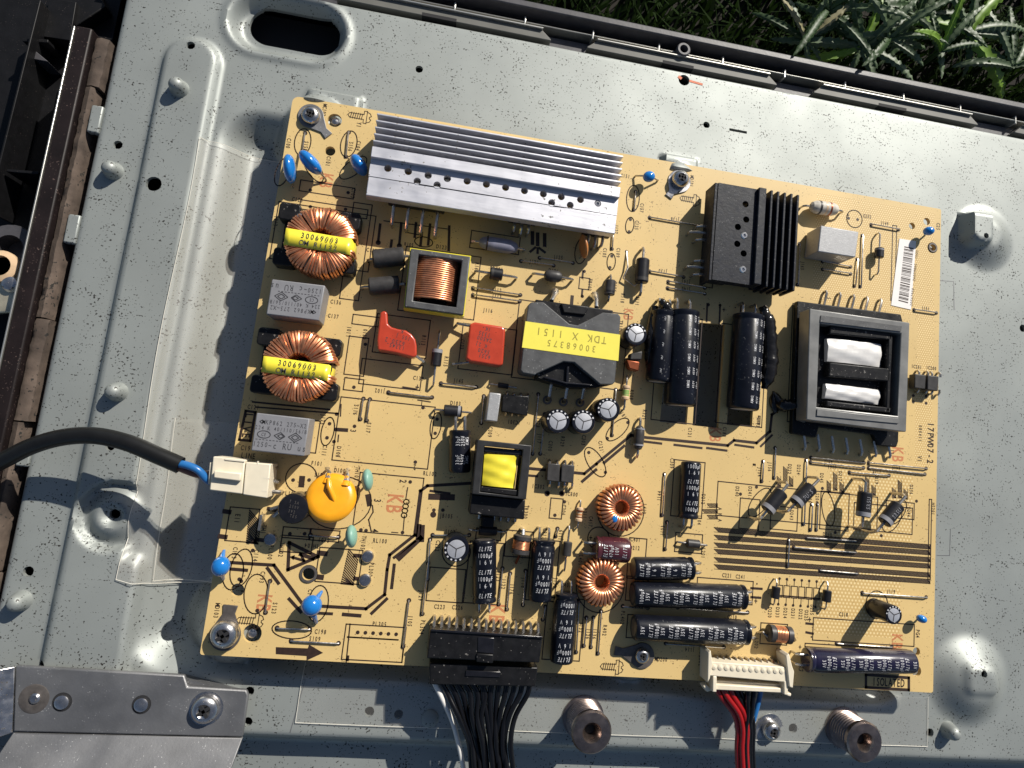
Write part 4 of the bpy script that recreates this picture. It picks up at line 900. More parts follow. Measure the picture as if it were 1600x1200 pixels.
part('clamp', box(*[v for v in (B2(752, 818)[0], B2(770, 818)[0], B2(760, 822)[1], B2(760, 806)[1])], 0.1, 3.2), 'black_plastic', bevel=.2)

# ---- electrolytic cans standing up
def can(px, h, r, label, mt='sleeve', rot=0.4):
    c = B2(*px, h)
    body = part('electrolytic_capacitor', lathe([(r*.9, 0.3), (r, .6), (r, 1.2), (r*.94, 1.6), (r*.94, 1.9), (r, 2.3), (r, h-.5), (r*.96, h-.12), (r*.74, h), (r*.70, h-.08)], (*c, 0), n=28), mt, label, smooth=40)
    top = sub('top_plate', lathe([(r*.71, h-.4), (r*.71, h-.06), (r*.65, h-.02), (.05, h-.01)], (*c, 0), n=28), 'can_top', body)
    g = []
    for k in range(3):
        a = rot+k*2.094; g.append(obox((c[0], c[1]), (c[0]+math.cos(a)*r*.7, c[1]+math.sin(a)*r*.64), .3, h-.1, h+.02))
    sub('vent_groove', J(*g), 'diode_grey', body)
    g = []
    for k in range(7):
        a = rot+k*.42; a2 = a+.16
        g.append(([(c[0]+r*q*math.cos(t), c[1]+r*q*math.sin(t), h+zz) for t in (a, a2) for q, zz in ((.80, .02), (.92, -.03))], [[0, 1, 3, 2]]))
    sub('rim_print', J(*g), 'white_ink', body, smooth=0)
    return body
can((994, 522), 11, 3.9, 'standing electrolytic capacitor beside the yellow-labelled transformer')
can((872, 658), 11, 4.0, 'standing electrolytic capacitor, end of the row of three, over the paired optocouplers')
can((912, 659), 11, 4.0, 'standing electrolytic capacitor, middle one of the row of three')
can((951, 640), 11, 4.0, 'standing electrolytic capacitor, end of the row of three, by the green resistor', rot=.9)
can((713, 858), 11, 4.0, 'standing electrolytic capacitor with lettered rim beside the lying black one', rot=2.6)
can((1397, 961), 11.5, 3.2, 'standing electrolytic capacitor alone by the blue bead, with a long shadow')

# ---- electrolytic cans lying down
def lying(a, b, r, zc, label, mt='sleeve', words=('ELITE', '1000µF', '1 6 V'), flip=False, th=1.35, gap=2.1, start=3.2, a0=0.0, leads=True, wide=0.72, first=0):
    """a = lead end, b = closed end"""
    p = Vector(B(*a, zc)); q = Vector(B(*b, zc)); t = (q-p).normalized(); L = (q-p).length
    body = part('electrolytic_capacitor', lathe([(r*.55, .05), (r*.86, 0), (r*.99, .35), (r, 1.0), (r*.93, 1.5), (r*.91, 1.8), (r*.93, 2.1), (r, 2.6), (r, L-.9), (r*.97, L-.35), (r*.88, L), (r*.7, L+.02)], p, t, 28), mt, label, smooth=40)
    sub('end_plate', lathe([(r*.68, L-.2), (r*.68, L+.05), (.05, L+.06)], p, t, 24), 'lug', body)
    horiz = abs(t.x) > abs(t.y)
    if horiz: dx, dy = ((0, 1), (-1, 0)) if not flip else ((0, -1), (1, 0))
    else: dx, dy = ((1, 0), (0, 1)) if not flip else ((-1, 0), (0, -1))
    # follow the real axis direction
    ax = Vector((t.x, t.y)); sgn = 1 if (ax.x*dy[0]+ax.y*dy[1]) > 0 else -1
    dy = tuple(ax*sgn); dx = (dy[1], -dy[0])
    g = []; u = start; i = first
    while u < L-1.6:
        wd = words[i % len(words)]
        if wd:
            k = u if sgn < 0 else L-u+0.8
            c = p+t*k
            g.append(wrap_text(wd, th, tuple(c), dx, dy, r*1.012, a0, adv=.46, cond=.64, it=.25 if wd == 'ELITE' else 0))
        u += gap if words[i % len(words)] != '1 6 V' and words[i % len(words)] != '35V' and words[i % len(words)] != '10V' else gap*1.45
        i += 1
    sub('print', J(*g), 'white_ink', body, smooth=0)
    if leads:
        n = Vector((-t.y, t.x, 0))
        for s in (-1, 1):
            e = p+n*(s*r*.42); f = e-t*3.2
            sub('lead', lead([tuple(e+t*.3), tuple(e-t*2.2), (f.x, f.y, zc-.8), (f.x, f.y, 0)], .42), 'tin', body)
    return body
lying((757, 941), (757, 843), 3.85, 4.0, 'lying black capacitor reading 1000µF 16V upright, beside the standing can with lettered rim')
lying((850, 842), (843, 938), 3.85, 4.0, 'lying black capacitor with upside-down print beside the copper coil', flip=True, start=4.5)
lying((885, 926), (877, 1034), 3.85, 4.0, 'lying black capacitor with upside-down print beside the black connector', flip=True, start=2.5)
lying((1075, 810), (1080, 722), 3.5, 3.7, 'lying black capacitor alone beside the hatched copper strips', start=2.2, first=1)
lying((1082, 888), (989, 888), 3.75, 4.0, 'short lying black capacitor, uppermost of the three stacked ones', words=('ELITE', '1000µF', '1 6 V'), start=2.8)
lying((1163, 933), (988, 928), 4.1, 4.2, 'long lying black capacitor, middle of the three stacked ones', words=('1000µF', '35V', 'ELITE'), start=2.8, gap=2.0)
lying((1168, 988), (990, 980), 4.1, 4.2, 'long lying black capacitor, lowest of the three stacked ones', words=('35V', 'ELITE', '1000µF'), start=2.6, gap=2.0)
lying((1259, 1031), (1425, 1034), 4.0, 4.1, 'long lying dark violet capacitor above the ISOLATED mark', 'sleeve_violet', words=('35V', 'ELITE', '1000µF'), start=2.6, gap=2.0, flip=True)
lying((929, 857), (982, 860), 4.1, 4.3, 'lying maroon capacitor between the two bare copper toroids', 'sleeve_maroon', words=('ELITE', '470µF', '10V'), start=2.8, gap=1.9)
# big reservoir cans sunk in the board's slots, with columns of small print
def big_can(a, b, r, zc, label, cols, name='electrolytic_capacitor', th=1.55, pitch=4.6):
    p = Vector(B(*a, zc)); q = Vector(B(*b, zc)); t = (q-p).normalized(); L = (q-p).length
    body = part(name, lathe([(r*.5, .05), (r*.84, 0), (r*.99, .4), (r, 1.3), (r*.94, 2.0), (r*.94, 2.4), (r, 3.0), (r, L-1), (r*.97, L-.4), (r*.88, L), (r*.8, L+.05), (r*.78, L-.2)], p, t, 32), 'sleeve', label, smooth=40)
    sub('end_plate', lathe([(r*.77, L-.4), (r*.77, L-.12), (.05, L-.1)], p, t, 28), 'ceramic', body)
    g = []; side = Vector((-t.y, t.x, 0))
    for a0, wd in cols:
        u = 3.6
        while u < L-3:
            V, F = text2(wd, th*.64, adv=.46, cond=.66)
            out = []
            for x, y in V:
                an = a0-y/r; c = p+t*(u-x)
                out.append((c.x+side.x*math.sin(an)*r*1.01, c.y+side.y*math.sin(an)*r*1.01, c.z+math.cos(an)*r*1.01))
            g.append((out, F)); u += pitch
    sub('print', J(*g), 'white_ink', body, smooth=0)
    n = side
    for s in (-1, 1):
        e = p+n*(s*r*.42); f = e-t*4.2
        sub('lead', lead([tuple(e+t*.3), tuple(e-t*3.2), (f.x, f.y, zc-.6), (f.x, f.y, 0)], .55), 'tin', body)
    return body
cols = [(.10, 'KMXG'), (.48, '450V'), (.86, '68µF')]
big_can((1068, 486), (1062, 634), 5.7, 4.4, 'large black reservoir capacitor with white print lying in a board slot beside the glued one', cols)
big_can((1170, 492), (1160, 640), 5.7, 4.2, 'large black reservoir capacitor lying in a board slot, streaked with black glue', cols)
big_can((1038, 486), (1028, 597), 4.5, 3.6, 'black capacitor smeared with glossy glue beside the large printed reservoir capacitor', [(-.2, '68µF')], th=.9)
big_can((719, 672), (718, 738), 3.6, 3.8, 'short black capacitor with white lettering beside the small yellow transformer', [(-.25, '33µF'), (.2, '250V'), (.65, 'KMG')], th=2.0, pitch=6.0)
axial('capacitor_sleeve', (576, 410), (640, 404), 10.4, 3.2, 3.6, 'diode_grey', 'grey-black sleeved cylinder, upper of two beside the copper-wound inductor', None, .5)
axial('capacitor_sleeve', (566, 452), (636, 447), 10.0, 3.0, 3.3, 'diode_grey', 'grey-black sleeved cylinder, lower of two beside the copper-wound inductor', [(.95, .8, 'diode')], .5)

# glue smears over the reservoir capacitors
def glue(pts, rads, label, z=5.0):
    P = curve_pts([B(px, py, z+dz) for px, py, dz in pts], 6); n = len(P); rr = []
    rg = random.Random(len(pts)); 
    for i in range(n):
        t = i/(n-1)*(len(rads)-1); k = int(min(t, len(rads)-2)); rr.append((rads[k]+(rads[k+1]-rads[k])*(t-k))*rg.uniform(.9, 1.12))
    V, F = tube(P, rr, 12)
    rg = random.Random(3)
    V = [(x+rg.uniform(-.22, .22), y+rg.uniform(-.22, .22), zz+rg.uniform(-.25, .25)) for x, y, zz in V]
    return part('glue_bead', (V, F), 'glue', label, smooth=80)
glue([(1192, 480, -1), (1199, 500, 0), (1202, 530, 0), (1203, 565, 0), (1199, 590, 0), (1194, 607, -1)], [1.4, 2.6, 2.6, 2.9, 2.6, 1.0], 'lumpy glossy black glue along the right reservoir capacitor')
glue([(1033, 470, 0), (1040, 478, 1), (1048, 488, 1.5), (1058, 490, 1.5)], [1.2, 1.8, 1.4, .7], 'glossy black glue lump over the capacitor ends')
glue([(1024, 480, -1), (1018, 520, 0), (1016, 560, 0), (1018, 590, -1)], [1.6, 2.2, 2.2, 1.0], 'glossy black glue along the glued capacitor', 3.0)
glue([(1186, 560, 1.5), (1180, 573, 2.2), (1190, 590, 1.2)], [.7, 1.0, .6], None)
glue([(1209, 616, -4.5), (1222, 632, -3), (1240, 634, -1), (1256, 640, 0)], [1.3, 2.4, 1.6, .6], 'black glue strand reaching the white-wound transformer', 4.6)
glue([(1209, 612, -4.4), (1208, 628, -4.2), (1212, 645, -4.4)], [.5, 1.6, .7], None, 4.6)
# ------------------------------------------------------------------ heat sinks
def sink_silver():
    h = 12.0; pts = [(571, 304), (579.5, 253), (581, 243), (582.5, 228), (965, 300), (962, 371)]
    xL = B2(575, 280, h)[0]; xR = B2(964.5, 330, h)[0]
    yF = B2(571, 304.5, h)[1]; yS = B2(581, 245, h+1.7)[1]; yL = B2(582.5, 228, h+1.7)[1]
    hol = [(606, 263), (638, 268), (652, 283), (669, 274), (683, 289), (699, 279), (730, 283), (760, 288), (790, 293), (819.5, 298), (849, 303), (877, 307.5), (907, 312), (862, 317), (891, 320.5), (934, 318)]
    rect = [(xL, yF+6.6), (xR, yF+6.6), (xR, yS), (xL, yS)]
    base = part('heat_sink', prism(rect, h-4.2, h, [circ(*B2(*p, h), 1.22, 16) for p in hol]), 'alu', 'bare silver aluminium heat sink with long fins and a row of holes', smooth=20)
    sub('front_plate', prism([(xL, yF), (xR, yF), (xR, yF+6.55), (xL, yF+6.55)], h-4.4, h-.12), 'alu', base, bevel=.25)
    sub('ledge', prism([(xL, yS+.02), (xR, yS+.02), (xR, yL), (xL, yL)], h-5, h+1.7), 'alu', base, bevel=.2)
    yT = B2(590, 177, h+1.2)[1]; n = 5; pitch = (yT-yL)/n
    for i in range(n):
        y1 = yL+pitch*(i+1); sub('fin', prism([(xL, y1-.62), (xR, y1-.62), (xR, y1), (xL, y1)], 3.0, h+1.5), 'alu', base, bevel=.15)
    sub('web', prism([(xL+.2, yL-.5), (xR-.2, yL-.5), (xR-.2, yT-.7), (xL+.2, yT-.7)], 4, 6.5), 'alu', base)
    for px in ((600, 215), (945, 285)):
        c = B2(*px, 6); sub('leg', box(c[0]-1, c[0]+1, c[1]-1, c[1]+1, -.5, 4.2), 'tin', base)
    c = B2(934, 318, h); sub('screw', lathe([(1.15, -1.5), (1.15, -.2), (.9, .05), (.5, .05), (.45, -.4)], (*c, h), n=16), 'steel', base)
    for p in ((652, 283), (669, 274), (683, 289), (699, 279)):
        c = B2(*p, h); sub('screw_tip', lathe([(1.05, 0), (1.05, 1.2), (.7, 1.8), (.05, 1.9)], (*c, h-4), n=14), 'zinc', base)
    return base, xL, xR, yF
hs1, hxL, hxR, hyF = sink_silver()
def transistor(c, wd, dp, z, legdir, legs, reach, label=None, pitch=2.54, mt='black_plastic'):
    """flat package under a heat sink; legs run out along legdir then down"""
    body = part('transistor', box(c[0]-wd/2, c[0]+wd/2, c[1]-dp/2, c[1]+dp/2, z, z+4.2), mt, label, bevel=.4)
    lx, ly = legdir
    for i in range(legs):
        o = (i-(legs-1)/2)*pitch; rr = reach[i % len(reach)]
        if lx: s = (c[0]+lx*wd/2, c[1]+o); e = (s[0]+lx*rr, s[1])
        else: s = (c[0]+o, c[1]+ly*dp/2); e = (s[0], s[1]+ly*rr)
        sub('leg', lead([(s[0]-lx*.4, s[1]-ly*.4, z+2), (s[0]+lx*rr*.6, s[1]+ly*rr*.6, z+2), (e[0], e[1], z+.8), (*e, 0)], .55), 'tin', body)
    return body
c = B2(652, 318, 3); transistor((c[0], c[1]+1), 19, 7, 3.2, (0, -1), 4, (6.2, 7.0, 7.6, 8.0), 'black bridge rectifier with four legs under the silver heat sink', pitch=4.9)
c = B2(815, 345, 3); transistor((c[0], c[1]+2), 10, 7, 3.2, (0, -1), 3, (2.8, 3.4, 2.8), None)
c = B2(933, 372, 3); transistor((c[0]-1, c[1]+3), 10, 6, 3.2, (0, -1), 3, (2.8, 3.6, 2.8), None)
c = B2(912, 385, 5)
dd = part('disc_capacitor', ell((c[0], c[1], 5), 1.2, 4.2, 4.4, 18, 12, .25), 'orange_disc', 'brown disc capacitor standing under the corner of the silver heat sink')
sub('lead', lead([(c[0], c[1]-3, 0), (c[0], c[1]-2.6, 3)], .35), 'tin', dd); sub('lead', lead([(c[0], c[1]+2.6, 0), (c[0], c[1]+2.4, 3)], .35), 'tin', dd)
# legs/pads printed under the sink
def sink_black():
    h = 11.0
    yT = B2(1150, 290, h)[1]; yB = B2(1140, 440.5, h)[1]
    xL = B2(1118, 360, h)[0]; xS = B2(1179, 370, h)[0]; xE = B2(1194, 372, h+1.5)[0]; xR = B2(1246, 378, h+1.5)[0]
    hol = [(1165, 319), (1166, 343), (1153, 354.5), (1163, 368), (1152, 381), (1162, 396), (1161, 421)]
    rect = [(xL, yB), (xS, yB), (xS, yT), (xL, yT)]
    base = part('heat_sink', prism(rect, h-4, h, [circ(*B2(*p, h), 1.2, 16) for p in hol]), 'alu_black', 'black anodised heat sink with upright fins and two bright screws', smooth=20)
    sub('ledge', prism([(xS+.02, yB+.2), (xE, yB+.2), (xE, yT+.3), (xS+.02, yT+.3)], h-5, h+1.5), 'alu_black', base, bevel=.3)
    n = 5; pitch = (xR-xE)/n
    for i in range(n):
        x1 = xE+pitch*(i+1); sub('fin', prism([(x1-.95, yB-.2), (x1, yB-.2), (x1, yT), (x1-.95, yT)], 2.5, h+1.4), 'alu_black', base, bevel=.25)
    sub('web', prism([(xE-.5, yB+.3), (xR-.3, yB+.3), (xR-.3, yT-.3), (xE-.5, yT-.3)], 3.5, 6), 'alu_black', base)
    sub('side_wall', prism([(xL-1.2, yB-.3), (xL-.03, yB-.3), (xL-.03, yT), (xL-1.2, yT)], 2, h-.3), 'alu_black', base, bevel=.2)
    for p in ((1163, 368), (1161, 421)):
        c = B2(*p, h); sub('screw', lathe([(1.3, -1.5), (1.3, .0), (1.0, .35), (.55, .35), (.5, -.2)], (*c, h), n=18), 'solder', base)
    c = B2(1165, 321, h); sub('screw_tip', lathe([(1.05, 0), (1.05, 1.6), (.05, 1.9)], (*c, h-3.6), n=14), 'resistor_tan', base)
    return xL
bxL = sink_black()
for py in (372, 426):
    c = B2(1130, py, 3); transistor((bxL+3.4, c[1]), 8, 10, 3.0, (-1, 0), 3, (3.4, 6.0, 3.4), None)

# ------------------------------------------------------------------ chokes with copper winding and yellow tape
def torus_turn(c, th, ro, ri, z0, z1, wr, skew=0.0, n=5):
    P = []
    for rr, zz, k in ((ro, z0+.8, 0), (ro, z1-.9, 0), (ro-.7, z1-.15, .1), ((ro+ri)/2, z1+.12, .5), (ri+.6, z1-.15, .9), (ri, z1-.9, 1), (ri, z0+.8, 1), ((ro+ri)/2, z0, .5)):
        a = th+skew*k; P.append((c[0]+rr*math.cos(a), c[1]+rr*math.sin(a), zz))
    return tube(P, wr, n, True)
def ring(c, ro, ri, z0, z1, n=36):
    return prism(circ(*c, ro, n), z0, z1, [circ(*c, ri, n)])
def choke(ctr, corners, tape, label, lines):
    h = 11.5; c = B2(*ctr, h); ro = 10.9
    base = part('common_mode_choke', prism(poly([corners[0], corners[1], corners[3], corners[2]], 2.5), 1.2, 2.6), 'black_plastic', label, bevel=.3)
    sub('core', ring(c, ro-.9, 4.6, 3.2, h-.9), 'diode', base)
    g = []
    for half in (0, 1):
        m0 = math.pi/2 if not half else -math.pi/2
        for k in range(30):
            th = m0-R(78)+R(156)*k/29+random.uniform(-.015, .015)
            g.append(torus_turn(c, th, ro+random.uniform(-.2, .25), 3.7+.5*(k % 2), 2.9, h+random.uniform(-.12, .25), .46, random.uniform(-.06, .1)))
    sub('winding', J(*g), 'copper', base, smooth=60, kind='stuff')
    for px, py, rz in [(*q, 0) for q in corners]:
        e = B2(px, py, 3)
        t = (Vector(e[:2])-Vector(c)).normalized()*2.2
        sub('corner_block', prism(rrect(e[0]-t.x-3.4, e[0]-t.x+3.4, e[1]-t.y-2.9, e[1]-t.y+2.9, 1.2), .3, 6.2), 'black_plastic', base, bevel=.4)
    sub('pin_solder', ell((*B2(corners[0][0]+22, corners[0][1]+10, 7), 7), 1.4, 1.0, .9), 'solder', base); sub('pin_solder', ell((*B2(corners[2][0]+20, corners[2][1]-6, 7), 7), 1.1, 1.3, 1.0), 'solder', base)
    # tape band
    a, b, cc, d_ = (B2(*q, h+.8) for q in tape); V = []; F = []; n = 14
    for i in range(n+1):
        t = i/n; zz = h+.75+.12*math.sin(t*7); y0 = a[1]+(b[1]-a[1])*t; y1 = d_[1]+(cc[1]-d_[1])*t; x0 = a[0]+(b[0]-a[0])*t; x1 = d_[0]+(cc[0]-d_[0])*t
        V += [(x0, y0, zz), (x1, y1, zz)]
    V = [(a[0]-.5, a[1], 4.5), (d_[0]-.5, d_[1], 4.5)]+V+[(b[0]+.9, b[1]-.3, 9.0), (cc[0]+.9, cc[1]-.3, 9.0), (b[0]+1.0, b[1]-.6, 4.0), (cc[0]+1.0, cc[1]-.6, 4.0)]
    for i in range(len(V)//2-1): F.append([2*i, 2*i+1, 2*i+3, 2*i+2])
    tp = sub('tape', (V, F), 'tape_yellow', base, smooth=15)
    mod = tp.modifiers.new('solid', 'SOLIDIFY'); mod.thickness = .25*S; mod.offset = -1
    mx, my = (a[0]+cc[0])/2, (a[1]+cc[1])/2; ang = math.atan2(b[1]-a[1], b[0]-a[0])
    nrm = (-math.sin(ang), math.cos(ang))
    sub('print', J(*[flat_text(s, 1.75, (mx+.4+nrm[0]*o, my+nrm[1]*o), ang, h+.98, adv=.60, cond=.85) for s, o in zip(lines, (1.15, -1.25))]), 'grey_ink', base, smooth=0)
choke((500, 375), ((448, 328), (556, 343), (436, 408), (548, 424)), ((447, 356), (549, 373), (546, 398), (443, 382)), 'copper-wound choke with yellow tape nearest the silver heat sink', ('30069003', 'OM R1132'))
choke((466, 571), ((415, 521), (527, 538), (402, 606), (520, 620)), ((412, 556), (514, 570), (511, 595), (408, 581)), 'copper-wound choke with yellow tape between the two grey box capacitors', ('30069003', 'OM R1132'))

# ------------------------------------------------------------------ grey box capacitors
def box_cap(q, h, label, lines, flip, mt='grey_case', name='film_capacitor'):
    p = poly(q, h); body = part(name, prism(p, .4, h), mt, label, bevel=.35)
    c = (sum(a[0] for a in p)/4, sum(a[1] for a in p)/4); ang = math.atan2(p[1][1]-p[0][1], p[1][0]-p[0][0])+(math.pi if flip else 0)
    nr = (-math.sin(ang), math.cos(ang)); tx = (math.cos(ang), math.sin(ang)); g = []
    for s, o, k, hh in lines:
        g.append(flat_text(s, hh, (c[0]+nr[0]*o+tx[0]*k, c[1]+nr[1]*o+tx[1]*k), ang, h+.03, adv=.53, cond=.72))
    if len(lines) > 3:
        def T(x, y): return (c[0]+tx[0]*x+nr[0]*y, c[1]+tx[1]*x+nr[1]*y)
        def seg(a, b, wd=.28):
            a = Vector(a); b = Vector(b); t = (b-a).normalized(); n = Vector((-t.y, t.x))*wd/2
            return [(*(a-n), h+.03), (*(b-n), h+.03), (*(b+n), h+.03), (*(a+n), h+.03)], [[0, 1, 2, 3]]
        o = -.5
        el = [T(-4.8+1.9*math.cos(t), o+1.1*math.sin(t)) for t in [i*2*math.pi/16 for i in range(16)]]
        di = [T(4.4, o+1.4), T(6.4, o), T(4.4, o-1.4), T(2.4, o)]; di2 = [T(4.4, o+.8), T(5.5, o), T(4.4, o-.8), T(3.3, o)]
        ar = [T(-1.8, o), T(0, o+1.1), T(1.4, o), T(0, o-1.1)]; ar2 = [T(-.8, o), T(.2, o+.6), T(1, o), T(.2, o-.6)]; m0 = [T(-6.6, 3.3), T(-5.9, 3.8), T(-5.2, 3.3), T(-5.9, 2.8)]
        for L in (el, di, di2, ar, ar2, m0): g += [seg(a, b) for a, b in zip(L, L[1:]+L[:1])]
        g += [seg(T(-7+i*1.0, -2.1), T(-6.4+i*1.0, -2.1), .22) for i in range(13)]
    if g: sub('print', J(*g), 'grey_ink', body, smooth=0)
    return body
mk_lines = [('MKP862 275~X2', 3.3, .7, 1.35), ('224 K 40/110/56/B', 1.5, 0, 1.2), ('I250~', -3.5, -4.8, 1.5), ('c RU us', -3.5, 3.2, 1.9), ('CE', -.5, -4.8, 1.0)]
box_cap([(425, 436), (508, 446), (498, 501), (415.5, 491)], 11, 'grey box capacitor with upside-down print between the two yellow-taped chokes', mk_lines, True)
box_cap([(401, 645), (484, 654), (475, 713), (392, 704)], 11, 'grey box capacitor with upright print above the white mains plug', mk_lines, False)
box_cap([(1283, 352), (1342, 362), (1337, 402), (1278, 393)], 10, 'blank pale grey box capacitor above the white-wound transformer', [], False, 'grey_pale')
box_cap([(765, 613), (783, 615), (777, 659), (759, 657)], 8.5, 'small narrow grey box capacitor beside the black eight-pin chip', [], False, 'grey_pale')

# ------------------------------------------------------------------ red film capacitors
def red_cap(pts, h, label, lines, leads):
    body = part('film_capacitor', prism(poly(pts, h), 1.6, h), 'red_film', label, bevel=1.1, seg=4, smooth=60)
    g = [flat_text(s, hh, B2(px, py, h), R(rot), h+.03, adv=.52, cond=.75) for px, py, s, hh, rot in lines]
    sub('print', J(*g), 'grey_ink', body, smooth=0)
    for a, b in leads:
        p = B2(*a); q = B2(*b, 3); sub('lead', lead([(*p, 0), (p[0], p[1], 2.2), (*q, 3)], .5), 'tin', body)
arc = [(606, 506), (612, 511), (622, 514), (634, 516), (643, 522), (649, 530), (651, 540), (651, 555), (646, 559)]
red_cap([(594, 488), (600, 485), (605, 488)]+arc+[(620, 552), (590, 547), (589, 530), (592, 505)], 7.2, 'dull red film capacitor with a raised ear and curved side',
        [(628, 518, 'K', 1.3, 172), (630, 527, '105 J', 1.3, 172), (617, 534, '6250.2', 1.5, 172), (618, 541, '13345-', 1.4, 172)], [((662, 566), (650, 556)), ((598, 492), (598, 500))])
red_cap([(734, 506), (742, 503), (786, 510), (790, 515), (786, 570), (780, 572), (735, 565), (728, 560)], 7.2, 'rectangular red film capacitor with upside-down print',
        [(760, 514, '1K-', 1.4, 172), (757, 522, '1335', 1.4, 172), (757, 530, '2A500', 1.4, 172), (752, 539, 'K 2J', 1.3, 172), (756, 549, '5620', 1.4, 172), (757, 557, '6251', 1.4, 172)], [((714, 507), (735, 509)), ((707, 570), (733, 566))])

# ------------------------------------------------------------------ transformers
def inductor():
    h = 12
    q = [(642, 388), (735, 401), (724, 492), (632, 479)]; inn = [(654, 397), (722, 407), (713, 480), (645, 470)]
    body = part('inductor', prism(poly(q, h), 3, h, [poly(inn, h)]), 'ferrite', 'open ferrite frame inductor wound with bright copper wire', bevel=.3)
    sub('tape_wrap', prism(poly([(641, 387), (736.3, 399.7), (725, 494), (630.5, 480.5)], h-1), 5.2, h-1.2, [poly(q, h-1)]), 'tape_yellow', body)
    a = B2(684, 403, h-4); b = B2(677, 468, h-4); g = []; n = 21
    for i in range(n):
        t = i/(n-1); x = a[0]+(b[0]-a[0])*t; y = a[1]+(b[1]-a[1])*t
        g.append(tube([(x+7.3*math.cos(k*.524), y, 6.6+4.7*math.sin(k*.524)) for k in range(12)], .36, 6, True))
    sub('winding', J(*g), 'copper', body, smooth=60, kind='stuff')
    sub('bobbin', prism(poly([(648, 392), (728, 404), (718, 487), (640, 475)], 3), .6, 3.4), 'black_plastic', body)
    for p in ((645, 476), (702, 486)): 
        c = B2(*p, h-1); sub('core_block', box(c[0]-2.4, c[0]+2.4, c[1]-.9, c[1]+.9, 3.4, h-1.6), 'grey_case', body, bevel=.2)
inductor()
def tdk():
    h = 11
    core = [(813, 578), (825, 477), (830, 472), (849.5, 472), (890, 506), (903.5, 508), (942.5, 488), (966, 490), (970, 495), (961, 597), (957, 601), (938, 601), (897.5, 566.5), (881, 565), (835, 586), (817, 583)]
    body = part('transformer', prism(poly(core, h), 2.6, h), 'ferrite', 'large dark ferrite transformer with a broad yellow label printed upside-down', bevel=.35)
    lb = [(821, 502), (969, 523), (966, 564), (815.5, 543)]
    sub('label', prism(poly(lb, h), h+.02, h+.12), 'tape_yellow_matt', body)
    p = poly(lb, h); ang = math.atan2(p[1][1]-p[0][1], p[1][0]-p[0][0])+math.pi; 
    sub('label_print', J(flat_text('TDK X 1151', 2.5, B2(893, 525, h), ang, h+.16, adv=.70, cond=.8), flat_text('30068375', 2.2, B2(893, 541, h), ang, h+.16, adv=.70, cond=.8)), 'label_ink', body, smooth=0)
    sub('bobbin', prism(poly([(835, 470), (955, 487), (948, 603), (928, 607), (884, 606), (838, 592)], 6), .8, 8.6), 'black_plastic', body, bevel=.3)
    sub('bobbin_wall', prism(poly([(848, 590), (884, 600), (928, 603), (921, 600), (884, 597), (852, 588)], h-1.5), 2, h-1.2), 'black_gloss', body, bevel=.2)
    sub('bobbin_rib', prism(poly([(885.5, 572), (889.5, 572), (888, 601), (884, 601)], h-1.5), 3, h-1.4), 'black_gloss', body, bevel=.2)
    sub('bobbin_block', prism(poly([(876, 474), (920, 479), (914, 493), (880, 489)], h-2), 3, h-1.5), 'black_plastic', body, bevel=.4)
    for px, py, e in ((865, 459, (862, 470)), (926, 464, (932, 480))):
        c = B2(px, py); q = B2(*e, 8)
        sub('pin', tube([(*c, 0), (c[0], c[1], 2.6), ((c[0]+q[0])/2, (c[1]+q[1])/2, 6.5), (*q, 8)], [1.35, 1.5, .8, .75], 10), 'solder', body, smooth=80)
    for px, py in ((855, 625), (880, 628), (906, 629)):
        c = B2(px, py); sub('pin', lead([(c[0]+.2, c[1]+5.2, 4), (c[0]+.1, c[1]+1.2, 3), (*c, 0)], .55), 'tin', body); sub('pin_ring', ring(c, 1.55, .95, .05, .5, 16), 'lug', body)
tdk()
